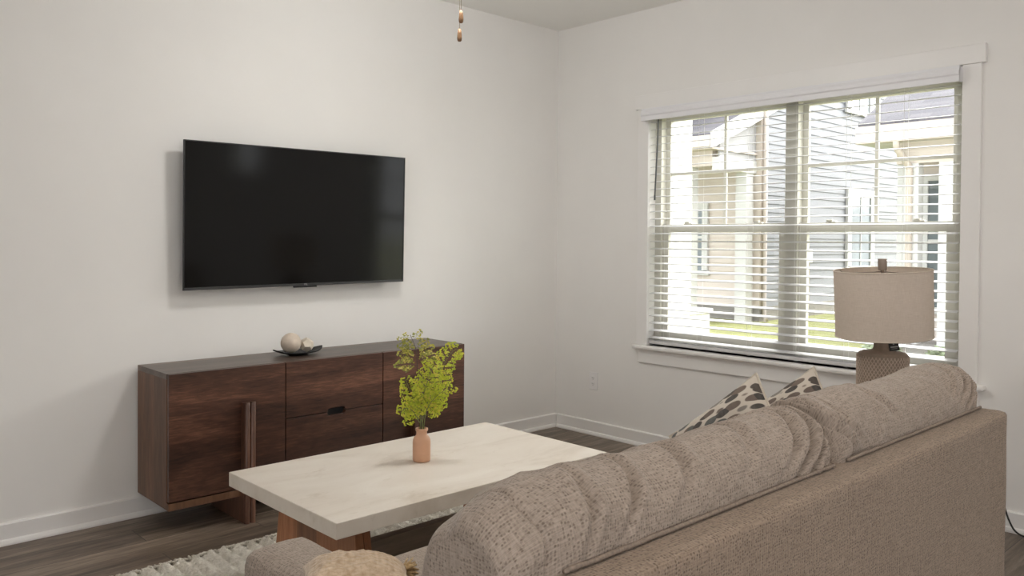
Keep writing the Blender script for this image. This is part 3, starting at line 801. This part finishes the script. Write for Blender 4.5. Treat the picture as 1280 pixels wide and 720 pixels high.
for (a, b, s_, pk), (rl, rr_) in zip( ((-3.348, -2.330, 1, .892), (-2.323, -1.350, 2, .906)), ((.17, .08), (.035, .10))):
    c_ = obj('back_cushion', back_cushion(a, b, s_, pk, rl, rr_), M['sofa_cushion'], sf, smooth=True)
    bm = bmesh.new()
    add_tube(bm, [(a+(.10 if s_ == 1 else .03)+(b-a-(.13 if s_ == 1 else .06))*i/60, -3.105+.0012*noise.noise(Vector((i*.7, s_, 0))), .786+.002*noise.noise(Vector((i*.3, s_, 4)))) for i in range(61)], .0042, 8)
    obj('piping', bm, M['sofa_piping'], c_, smooth=True)

# ------------------------------------------------------------------ throw pillows
def pillow(name, label, size, thick, mats, seed, welt=True, pinch=.07):
    root = thing(name, label, 'throw pillow', (0, 0, 0))
    n = 44; h = size/2
    def side(sgn):
        bm = bmesh.new(); g = []
        for i in range(n+1):
            row = []
            for j in range(n+1):
                u, v = -1+2*i/n, -1+2*j/n
                e = ((1-abs(u)**2.4)*(1-abs(v)**2.4))
                T = thick/2*max(0, e)**.5
                k1 = 1-pinch*(1-v*v)*abs(u)**2; k2 = 1-pinch*(1-u*u)*abs(v)**2
                T *= 1+.10*noise.noise(Vector((u*3+seed, v*3, sgn)))
                T += e*.006*noise.noise(Vector((u*7, v*7+seed, sgn*3)))
                row.append(bm.verts.new((u*h*k1, v*h*k2, sgn*(T+.0005))))
            g.append(row)
        for i in range(n):
            for j in range(n): bm.faces.new((g[i][j], g[i+1][j], g[i+1][j+1], g[i][j+1]))
        return bm
    obj('front_cover', side(1), mats[0], root, smooth=True)
    obj('back_cover', side(-1), mats[1], root, smooth=True)
    if welt:
        pts = []
        for a in range(4*n):
            s_, q = divmod(a, n); w_ = -1+2*q/n
            u, v = ((w_, -1), (1, w_), (-w_, 1), (-1, -w_))[s_]
            k1 = 1-pinch*(1-v*v)*abs(u)**2; k2 = 1-pinch*(1-u*u)*abs(v)**2
            pts.append((u*h*k1, v*h*k2, 0))
        bm = bmesh.new(); add_tube(bm, pts, .0042, 8, True); obj('piping', bm, M['welt'], root, smooth=True)
    return root
def place(root, loc, normal, spin):
    nz = Vector(normal).normalized(); ux = Vector((0, 0, 1)).cross(nz).normalized(); uy = nz.cross(ux)
    m = Matrix((ux, uy, nz)).transposed() @ Matrix.Rotation(R(spin), 3, 'Z')
    root.matrix_world = Matrix.Translation(loc) @ m.to_4x4()
p1 = pillow('throw_pillow', 'pebble print throw pillow, nearer one of the two peeking over the sofa back', .335, .13, (M['pebble'], M['pillow_back']), 1)
place(p1, (-2.120, -2.700, .694), (-.80, .10, .38), 45)
p2 = pillow('throw_pillow', 'pebble print throw pillow, farther one against the right sofa arm', .34, .125, (M['pebble'], M['pillow_back']), 4)
place(p2, (-1.655, -2.63, .656), (-.80, .10, .38), 42)
p3 = pillow('throw_pillow', 'tan woven throw pillow with gold tasselled corner lying on the left sofa arm', .215, .105, (M['tan_pillow'], M['tan_pillow']), 6, welt=False)
a_ = Vector((.84, -.53, -.09)).normalized(); n_ = a_.cross(Vector((.54, .86, -.12))).normalized(); t_ = n_.cross(a_)
p3.matrix_world = Matrix.Translation((-3.271, -2.571, .612)) @ Matrix((a_, t_, n_)).transposed().to_4x4()
bm = bmesh.new()
for q in range(46):
    a = rnd.uniform(-50, 50); L = rnd.uniform(.022, .036)
    p0 = Vector((rnd.uniform(.090, .106), rnd.uniform(.090, .106), rnd.uniform(-.008, .008)))
    dirv = Vector((math.cos(R(45+a)), math.sin(R(45+a)), rnd.uniform(-.5, .5)))
    add_tube(bm, [p0, p0+dirv*L*.6, p0+dirv*L], lambda t: .0035*(1-.5*t), 5)
obj('tassel', bm, M['fringe'], p3, smooth=True)

# ------------------------------------------------------------------ end table and lamp
LX, LY, LZ = -.715, -2.535, .585
et = thing('end_table', 'brown wood end table between the sofa arm and the window wall', 'side table', (LX, LY, 0))
obj('tabletop', bx(LX-.25, LX+.25, LY-.25, LY+.25, LZ-.03, LZ), M['side_table'], et, bevel=.004)
obj('shelf', bx(LX-.215, LX+.215, LY-.215, LY+.215, .16, .18), M['side_table'], et, bevel=.003)
for sx in (-1, 1):
    for sy in (-1, 1):
        obj('leg', bx(LX+sx*.225-.02, LX+sx*.225+.02, LY+sy*.225-.02, LY+sy*.225+.02, 0, LZ-.03), M['side_table'], et, bevel=.003)
lm = thing('table_lamp', 'table lamp with textured taupe body and drum linen shade behind the sofa', 'lamp', (LX, LY, LZ))
bm = bmesh.new()
prof = [(.090, LZ), (.096, LZ+.004), (.099, LZ+.02), (.099, LZ+.232), (.097, LZ+.243), (.090, LZ+.252), (.075, LZ+.2565), (.052, LZ+.259), (.041, LZ+.264), (.036, LZ+.274), (.035, LZ+.305)]
add_lathe(bm, prof, LX, LY, 64)
obj('body', bm, M['lamp_body'], lm, smooth='auto', angle=50)
bm = bmesh.new()                                       # carved diamond lattice: two families of thin helical ribs
for sgn in (-1, 1):
    for k_ in range(44):
        pts = []
        for q in range(17):
            z = LZ+.012+.228*q/16; a = 2*math.pi*k_/44+sgn*q/16*1.45
            pts.append((LX+.0995*math.cos(a), LY+.0995*math.sin(a), z))
        add_tube(bm, pts, .0016, 4)
obj('lattice', bm, M['lamp_rib'], lm, smooth=True)
bm = bmesh.new(); add_lathe(bm, [(.016, LZ+.305), (.016, LZ+.36), (.02, LZ+.365), (.02, LZ+.40)], LX, LY, 24); obj('socket', bm, M['lamp_metal'], lm, smooth='auto')
bm = bmesh.new(); add_lathe(bm, [(.013, LZ+.40), (.016, LZ+.42), (.030, LZ+.455), (.030, LZ+.47), (.018, LZ+.495), (.002, LZ+.50)], LX, LY, 24); obj('bulb', bm, M['bulb'], lm, smooth=True)
ZS0, ZS1 = .905, 1.176; R0, R1 = .1865, .1885
bm = bmesh.new()
add_lathe(bm, [(R0, ZS0), (R1, ZS1), (R1-.003, ZS1), (R0-.003, ZS0), (R0, ZS0)], LX, LY, 96, False, False)
bmesh.ops.remove_doubles(bm, verts=bm.verts, dist=1e-6)
sh = obj('shade', bm, M['shade'], lm, smooth='auto')
for rr, zz in ((R1-.001, ZS1), (R0-.001, ZS0)):
    bm = bmesh.new(); add_tube(bm, [(LX+rr*math.cos(a*math.pi/36), LY+rr*math.sin(a*math.pi/36), zz) for a in range(72)], .0032, 6, True)
    obj('shade_rim', bm, M['shade'], sh, smooth=True)
bm = bmesh.new()
for a in (20, 140, 260):
    c_, s_ = math.cos(R(a)), math.sin(R(a))
    add_tube(bm, [(LX+c_*.008, LY+s_*.008, ZS1-.006), (LX+c_*.12, LY+s_*.12, ZS1-.012), (LX+c_*.17, LY+s_*.17, ZS1-.012), (LX+c_*(R1-.004), LY+s_*(R1-.004), ZS1-.002)], .0018, 6)
add_tube(bm, [(LX-.0, LY, LZ+.36)]+[(LX+.06*math.sin(math.pi*q/10), LY, LZ+.36+(ZS1-.01-LZ-.36)*q/10) for q in range(1, 10)]+[(LX, LY, ZS1-.008)], .0018, 6)
add_tube(bm, [(LX-.0, LY, LZ+.36)]+[(LX-.06*math.sin(math.pi*q/10), LY, LZ+.36+(ZS1-.01-LZ-.36)*q/10) for q in range(1, 10)]+[(LX, LY, ZS1-.008)], .0018, 6)
obj('harp', bm, M['lamp_metal'], lm, smooth=True)
bm = bmesh.new(); add_lathe(bm, [(.006, ZS1-.012), (.008, ZS1), (.0165, ZS1+.001), (.0175, ZS1+.006), (.0175, ZS1+.045), (.0165, ZS1+.048)], LX, LY, 28); obj('finial', bm, M['lamp_metal'], lm, smooth='auto')
TL = Matrix.Translation((LX, LY, 1.0)) @ Matrix.Rotation(R(-2.6), 4, E3) @ Matrix.Rotation(R(1.6), 4, E1) @ Matrix.Translation((-LX, -LY, -1.0))
for o_ in lm.children:
    if o_.name.split('.')[0] in ('shade', 'finial'):
        o_.data.transform(Matrix.Translation((-LX, -LY, -LZ)) @ TL @ Matrix.Translation((LX, LY, LZ)))
for o_ in sh.children: o_.data.transform(Matrix.Translation((-LX, -LY, -LZ)) @ TL @ Matrix.Translation((LX, LY, LZ)))
bm = bmesh.new(); TM = Matrix.Translation((LX-.004, LY-.046, LZ+.2825)) @ Matrix.Rotation(YAW-math.pi/2+.15, 4, 'Z') @ Matrix.Rotation(R(-4), 4, 'Y') @ Matrix.Rotation(R(-12), 4, 'X')
add_box(bm, -.022, .022, -.001, .001, -.019, .019, TM)
ht = obj('hang_tag', bm, M['tag'], lm); ht['label'] = 'small black paper hang tag with pale print'
bm = bmesh.new()
add_box(bm, -.016, .017, -.0016, -.001, -.006, -.001, TM); add_box(bm, -.004, .002, -.0016, -.001, .006, .011, TM); add_box(bm, -.013, .012, -.0016, -.001, -.0115, -.010, TM)
obj('tag_print', bm, M['tag_print'], ht)

bm = bmesh.new(); add_tube(bm, spline([(-.40, -2.47, .30), (-.10, -2.70, .30), (-.055, -2.785, .235), (-.050, -2.803, .13), (-.052, -2.828, .055), (-.056, -2.862, .014), (-.06, -2.93, .006), (-.07, -3.15, .006), (-.06, -3.36, .02), (-.045, -3.40, .2), (-.03, -3.40, .33)], 10), .0042, 8)
cordo = thing('power_cord', 'black power cord running down to the floor beside the sofa', 'cord', (-.05, -2.8, 0))
obj('cable', bm, M['black_plastic'], cordo, smooth=True)
bm = bmesh.new(); add_box(bm, -.045, -.008, -3.415, -3.385, .325, .36); obj('plug', bm, M['black_plastic'], cordo, bevel=.004)

# ------------------------------------------------------------------ outlets
def outlet(yc, zc, label):
    o = thing('wall_outlet', label, 'outlet', (0, yc, zc))
    obj('cover_plate', bx(-.006, 0, yc-.037, yc+.037, zc-.059, zc+.059), M['outlet'], o, bevel=.003)
    for s in (-1, 1):
        z = zc+s*.0195
        rc = obj('receptacle', bx(-.0085, -.005, yc-.0165, yc+.0165, z-.0142, z+.0142), M['outlet'], o, bevel=.004)
        bm = bmesh.new()
        add_box(bm, -.0088, -.008, yc-.0078, yc-.0055, z-.002, z+.007); add_box(bm, -.0088, -.008, yc+.0055, yc+.0078, z-.002, z+.007); add_box(bm, -.0088, -.008, yc-.0022, yc+.0022, z-.0095, z-.0055)
        obj('slots', bm, M['dark_slot'], rc)
    return o
outlet(-.348, .358, 'white duplex wall outlet under the window near the room corner')
outlet(-3.40, .345, 'white duplex wall outlet the black cord is plugged into')

# ------------------------------------------------------------------ ceiling fan (only its pull chains hang into view)
FD_ = 3.3; FP = Vector((-4.1565, -3.9466, 1.285))
def ray(px, py, d):   # point at depth d along the sight line of a photo pixel
    return CAMP+(fw+ri2*((px-640)/1028.75)-up2*((py-316.72)/1028.75))*d
q1 = ray(576.3, 29, FD_); q2 = ray(574.4, 52, FD_+.05)
FX, FY = (q1.x+q2.x)/2, (q1.y+q2.y)/2
fan = thing('ceiling_fan', 'ceiling fan whose two wooden pull chains hang into view at the top', 'ceiling fan', (FX, FY, H))
bm = bmesh.new(); add_lathe(bm, [(.09, 2.645), (.10, 2.66), (.10, 2.74)], FX, FY, 32); obj('canopy', bm, M['fan_body'], fan, smooth='auto')
bm = bmesh.new(); add_lathe(bm, [(.07, 2.515), (.12, 2.53), (.135, 2.56), (.135, 2.62), (.09, 2.645)], FX, FY, 40); obj('motor_housing', bm, M['fan_body'], fan, smooth='auto')
t = NT('lit_opal'); t.base((.85, .84, .8)); t.b.inputs['Emission Color'].default_value = (1, .985, .955, 1); t.b.inputs['Emission Strength'].default_value = 30; M['lit_opal'] = t.m
bm = bmesh.new(); add_lathe(bm, [(.07, 2.515), (.115, 2.505), (.138, 2.485), (.142, 2.46), (.128, 2.43), (.095, 2.41), (.05, 2.40), (.002, 2.398)], FX, FY, 40); obj('light_bowl', bm, M['lit_opal'], fan, smooth=True)
for q in range(5):
    A = Matrix.Translation((FX, FY, 2.60)) @ Matrix.Rotation(R(20+72*q), 4, 'Z') @ Matrix.Rotation(R(10), 4, 'X')
    bm = bmesh.new(); add_prism(bm, [(.17, -.05), (.22, -.058), (.53, -.062), (.555, -.046), (.555, .046), (.53, .062), (.22, .058), (.17, .05)], -.004, .004, 'z'); bm.transform(A)
    bd = obj('blade', bm, M['fan_blade'], fan, bevel=.002)
    bm = bmesh.new(); add_box(bm, .11, .23, -.018, .018, -.010, -.004); bm.transform(A); obj('blade_bracket', bm, M['fan_body'], bd)
for q_, dz in ((q1, 0), (q2, 0)):
    px_, py_, zb = q_
    bm = bmesh.new(); add_tube(bm, [(px_, py_, zb+.045), (px_, py_, 2.52)], .0014, 6)
    ch = obj('pull_chain', bm, M['chain'], fan, smooth=True)
    bm = bmesh.new(); add_lathe(bm, [(.001, zb), (.006, zb+.001), (.009, zb+.006), (.0098, zb+.015), (.0082, zb+.034), (.0056, zb+.050), (.003, zb+.051)], px_, py_, 20); obj('pull_knob', bm, M['pull_wood'], ch, smooth=True)

# added fill discs on the ceiling, out of view, to brighten the room
fillm = bpy.data.materials.new('fill_light_disc'); fillm.use_nodes = True
pb = fillm.node_tree.nodes['Principled BSDF']; pb.inputs['Emission Color'].default_value = (1, .925, .84, 1); pb.inputs['Emission Strength'].default_value = 60
first = None
for i, (xx, yy) in enumerate(((-1.5, -3.55), (-3.1, -3.55), (-4.8, -3.55), (-1.9, -6.6), (-3.6, -6.6), (-5.4, -6.0))):
    if first is None:
        first = r_ = thing('added_fill_light', '', 'ceiling light', (xx, yy, H), 'added fill lights overhead')
        bm = bmesh.new(); add_lathe(bm, [(.078, H-.006), (.095, H-.004), (.095, H)], xx, yy, 40, False, False); obj('trim_ring', bm, M['trim'], r_, smooth='auto')
        bm = bmesh.new(); add_lathe(bm, [(.002, H-.005), (.078, H-.005)], xx, yy, 40, False, False); obj('lens', bm, fillm, r_)
    else:
        r_ = copy_tree(first); r_.location = (xx, yy, H)
    r_['label'] = 'round unseen fill light added overhead behind the sofa and viewer'

# ------------------------------------------------------------------ outdoors
GZ = -.35
tag(obj('lawn', bx(.16, 40, -30, 40, GZ-.1, GZ), M['lawn']), 'sunlit green lawn outside the window', 'lawn', kind='structure')
tag(obj('walkway', bx(6.6, 8.2, -12, 2.0, GZ, GZ+.02), M['concrete']), 'pale concrete walkway crossing the lawn outside', 'path', kind='structure')
def lap(bm, a0, a1, fixed, z0, z1, axis, pitch=.18, out=-1):
    """courses of lap siding as real tilted boards"""
    z = z0
    while z < z1:
        zt_ = min(z+pitch, z1)
        add_prism(bm, [(fixed, z), (fixed+out*.022, z), (fixed+out*.006, zt_), (fixed, zt_)], a0, a1, axis)
        z += pitch

# own porch column
pc_ = thing('porch_column', 'white porch column on a wide base just outside the left pane', 'column', (2.0, .40, GZ))
obj('pedestal', bx(1.85, 2.15, .16, .62, GZ, .66), M['ext_white'], pc_, bevel=.005)
obj('shaft', bx(1.90, 2.10, .33, .60, .66, 3.3), M['ext_white'], pc_, bevel=.004)
obj('cap', bx(1.83, 2.17, .14, .64, .66, .70), M['ext_white'], pc_, bevel=.004)

def ext_window(parent, axis, fixed, a0, a1, z0, z1, tw=.14, mid=True, grid=True):
    s = -1
    def B(u0, u1, v0, v1, d0, d1):
        return bx(u0, u1, fixed+s*d1, fixed+s*d0, v0, v1) if axis == 'y' else bx(fixed+s*d1, fixed+s*d0, u0, u1, v0, v1)
    bm = bmesh.new()
    for q in ((a0, a0+tw, z0, z1), (a1-tw, a1, z0, z1), (a0+tw, a1-tw, z1-tw, z1), (a0-.04, a1+.04, z0-.08, z0+.02)):
        t_ = B(*q, .0, .06); me_ = bpy.data.meshes.new('t'); t_.to_mesh(me_); t_.free(); bm.from_mesh(me_); bpy.data.meshes.remove(me_)
    if mid:
        t_ = B(a0+tw, a1-tw, (z0+z1)/2-.03, (z0+z1)/2+.03, .0, .05); me_ = bpy.data.meshes.new('t'); t_.to_mesh(me_); t_.free(); bm.from_mesh(me_); bpy.data.meshes.remove(me_)
    if grid:
        c_ = (a0+a1)/2
        t_ = B(c_-.015, c_+.015, z0, z1-tw, .0, .045); me_ = bpy.data.meshes.new('t'); t_.to_mesh(me_); t_.free(); bm.from_mesh(me_); bpy.data.meshes.remove(me_)
    w_ = obj('window', bm, M['ext_white'], parent)
    obj('pane', B(a0+tw, a1-tw, z0+.02, z1-tw, .0, .03), M['ext_glass'], w_)

# neighbour A: tall blue-grey house with a gabled front porch
ha = thing('neighbouring_house', 'tall blue grey sided house with gabled front porch across the lawn', 'house', (15, 9, GZ))
obj('wall', bx(11.3, 22, 4.95, 14, GZ, 6.6), M['siding_beige'], ha)
bm = bmesh.new(); lap(bm, 11.3, 22, 4.95, GZ+.3, 6.6, 'x'); obj('side_siding', bm, M['siding_blue'], ha)
bm = bmesh.new(); lap(bm, 5.0, 14, 11.3, GZ+.3, 6.6, 'y'); obj('front_siding', bm, M['siding_beige'], ha)
obj('foundation', bx(11.26, 22.02, 4.91, 14.02, GZ, GZ+.3), M['concrete'], ha)
obj('corner_board', bx(11.25, 11.42, 4.90, 5.08, GZ+.3, 6.6), M['ext_tan'], ha)
bm = bmesh.new(); add_prism(bm, [(9.55, 3.30), (12.4, 4.46), (12.4, 4.58), (9.55, 3.40)], 4.98, 12, 'y'); obj('porch_roof', bm, M['shingle'], ha)
bm = bmesh.new(); add_prism(bm, [(9.50, 3.12), (9.50, 3.42), (12.4, 4.62), (12.4, 4.30)], 4.88, 4.98, 'y'); obj('rake_board', bm, M['ext_white'], ha)
obj('fascia', bx(9.48, 9.56, 4.98, 12, 3.14, 3.36), M['ext_cream'], ha)
obj('soffit', bx(9.56, 11.3, 4.98, 12, 3.10, 3.14), M['ext_cream'], ha)
bm = bmesh.new(); add_prism(bm, [(9.9, 2.95), (9.9, 3.28), (11.3, 3.86), (11.3, 2.95)], 5.02, 5.06, 'y'); g_ = obj('gable_siding', bm, M['siding_grey'], ha)
obj('porch_beam', bx(9.85, 11.3, 5.0, 5.16, 2.72, 2.97), M['ext_white'], ha)
obj('front_beam', bx(9.85, 10.0, 5.16, 12, 2.80, 3.10), M['ext_cream'], ha)
obj('column', bx(10.9, 11.15, 5.02, 5.27, GZ, 2.72), M['ext_white'], ha)
obj('column', bx(9.86, 10.06, 5.62, 5.82, GZ, 2.80), M['ext_white'], ha)
bm = bmesh.new(); add_tube(bm, spline([(9.52, 5.82, 3.2), (9.52, 5.82, 3.02), (9.70, 5.80, 2.85), (9.82, 5.78, 2.65), (9.82, 5.78, 2.3), (9.82, 5.78, GZ+.1)], 6), .045, 8); obj('downspout', bm, M['ext_tan'], ha, smooth=True)
bm = bmesh.new(); add_tube(bm, [(11.36, 4.86, 4.4), (11.36, 4.86, GZ+.1), (11.2, 4.72, GZ+.05)], .05, 8); obj('downspout', bm, M['ext_tan'], ha, smooth=True)
ext_window(ha, 'x', 11.27, 6.15, 7.1, .65, 2.15)
ext_window(ha, 'y', 4.93, 15.25, 16.75, .72, 2.62, .2)
ext_window(ha, 'y', 4.93, 15.15, 16.6, 4.5, 6.0, .2)
bm = bmesh.new(); add_prism(bm, [(4.5, 6.6), (9.5, 9.0), (14.5, 6.6), (14.5, 6.75), (9.5, 9.2), (4.5, 6.75)], 10.8, 22.4, 'x'); obj('roof', bm, M['shingle'], ha)
mb_ = bx(13.0, 13.35, 4.80, 4.92, .85, 1.15); obj('meter_box', mb_, M['ext_white'], ha, bevel=.01)
bm = bmesh.new(); add_tube(bm, [(13.3, 4.88, .85), (13.3, 4.88, -.1)], .03, 8); obj('conduit', bm, M['ext_tan'], ha)

# neighbour B: low cottage at the right
hb = thing('neighbouring_house', 'low beige house with dark shingle roof at the right of the window view', 'house', (13, -2, GZ))
obj('wall', bx(9.2, 18, -9, 1.28, GZ, 3.0), M['siding_beige'], hb)
bm = bmesh.new(); lap(bm, -9, 1.28, 9.2, GZ, 2.9, 'y'); obj('front_siding', bm, M['siding_beige'], hb)
bm = bmesh.new(); add_prism(bm, [(8.35, 3.0), (12.8, 5.25), (18.6, 3.0), (18.6, 3.1), (12.8, 5.40), (8.35, 3.12)], -9.4, 1.60, 'y'); obj('roof', bm, M['shingle'], hb)
bm = bmesh.new(); add_prism(bm, [(8.30, 2.80), (8.30, 3.06), (8.42, 3.06), (8.42, 2.80)], -9.4, 1.62, 'y'); obj('fascia', bm, M['ext_cream'], hb)
bm = bmesh.new(); add_prism(bm, [(8.42, 2.88), (8.42, 2.98), (12.8, 5.22), (12.8, 5.05)], 1.60, 1.64, 'y'); obj('rake_board', bm, M['ext_cream'], hb)
obj('soffit', bx(8.42, 9.2, -9.4, 1.60, 2.80, 2.84), M['ext_white'], hb)
obj('front_beam', bx(8.55, 8.72, -9, 1.1, 2.48, 2.80), M['ext_cream'], hb)
bm = bmesh.new(); add_tube(bm, spline([(8.34, 1.02, 2.85), (8.34, 1.02, 2.72), (8.44, .96, 2.55), (8.52, .90, 2.40), (8.52, .90, 2.1), (8.52, .90, GZ+.1)], 6), .05, 8); obj('downspout', bm, M['ext_tan'], hb, smooth=True)
obj('column', bx(8.55, 8.75, .78, .98, GZ, 2.48), M['ext_white'], hb, bevel=.005)
obj('column', bx(8.55, 8.75, .30, .50, GZ, 2.48), M['ext_white'], hb, bevel=.005)
obj('corner_board', bx(9.15, 9.3, 1.2, 1.32, GZ, 2.9), M['ext_white'], hb)
ext_window(hb, 'x', 9.17, .30, .95, .3, 2.35, .1, mid=True)
obj('porch_slab', bx(8.4, 9.2, -9, 1.4, GZ, GZ+.15), M['concrete'], hb)
# shrubs by the cottage
def shrub(x, y, r_, label, seed):
    root = thing('shrub', label, 'shrub', (x, y, GZ), 'shrubs along the walkway')
    r2 = random.Random(seed); bm = bmesh.new()
    for q in range(420):
        d_ = Vector((r2.gauss(0, 1), r2.gauss(0, 1), r2.gauss(0, 1))).normalized()*r_*r2.uniform(.55, 1.0)
        c_ = Vector((x+d_.x, y+d_.y, GZ+.05+r_*.75+d_.z*.75)); a = Vector((r2.gauss(0, 1), r2.gauss(0, 1), r2.gauss(0, 1))).normalized(); b = a.orthogonal().normalized()
        s_ = r2.uniform(.03, .06); vs = [bm.verts.new(c_+a*s_), bm.verts.new(c_+b*s_*.5), bm.verts.new(c_-a*s_), bm.verts.new(c_-b*s_*.5)]; bm.faces.new(vs)
    obj('foliage', bm, M['shrub'], root)
    bm = bmesh.new()
    for q in range(7):
        a = q*.9; add_tube(bm, [(x, y, GZ), (x+.4*r_*math.cos(a), y+.4*r_*math.sin(a), GZ+r_*.9)], .01, 5)
    obj('stem', bm, M['mulch'], root)
shrub(6.3, .35, .26, 'small grey green shrub by the walkway, left of the pair', 1)
shrub(6.4, -.35, .24, 'small grey green shrub by the walkway, right of the pair', 2)

# ------------------------------------------------------------------ light
w = bpy.data.worlds.new('sky'); SC.world = w; w.use_nodes = True
bg = w.node_tree.nodes['Background']; bg.inputs['Color'].default_value = (.97, .975, 1, 1); bg.inputs['Strength'].default_value = 1.6
def sun(name, frm, strength, angle, color):
    l = bpy.data.lights.new(name, 'SUN'); l.energy = strength; l.angle = R(angle); l.color = color
    o = bpy.data.objects.new(name, l); COL.objects.link(o)
    o.rotation_euler = Vector(frm).to_track_quat('Z', 'Y').to_euler()
    return o
az = R(-16); el = R(37)
sun('hazy_sun', (math.cos(az)*math.cos(el), math.sin(az)*math.cos(el), math.sin(el)), 8.5, 70, (1, .97, .92))

# ------------------------------------------------------------------ camera
cam = bpy.data.cameras.new('camera'); cam.sensor_width = 36; cam.sensor_fit = 'HORIZONTAL'; cam.lens = 1028.75*36/1280
cam.shift_y = -(360-316.72)/1280; cam.clip_start = .05
co = bpy.data.objects.new('camera', cam); COL.objects.link(co)
m3 = Matrix((ri2, up2, -fw)).transposed()
co.matrix_world = Matrix.Translation(CAMP) @ m3.to_4x4()
SC.camera = co
for o in list(SC.objects):
    if '_o' in o: del o['_o']

vs = SC.view_settings
vs.view_transform = 'Standard'; vs.look = 'None'; vs.gamma = 1; vs.use_curve_mapping = False; vs.exposure = 1.03
SC.cycles.max_bounces = 12; SC.cycles.diffuse_bounces = 7; SC.cycles.transparent_max_bounces = 16
SC.cycles.use_denoising = True; SC.cycles.sample_clamp_indirect = 6
SC.cycles.caustics_reflective = False; SC.cycles.caustics_refractive = False
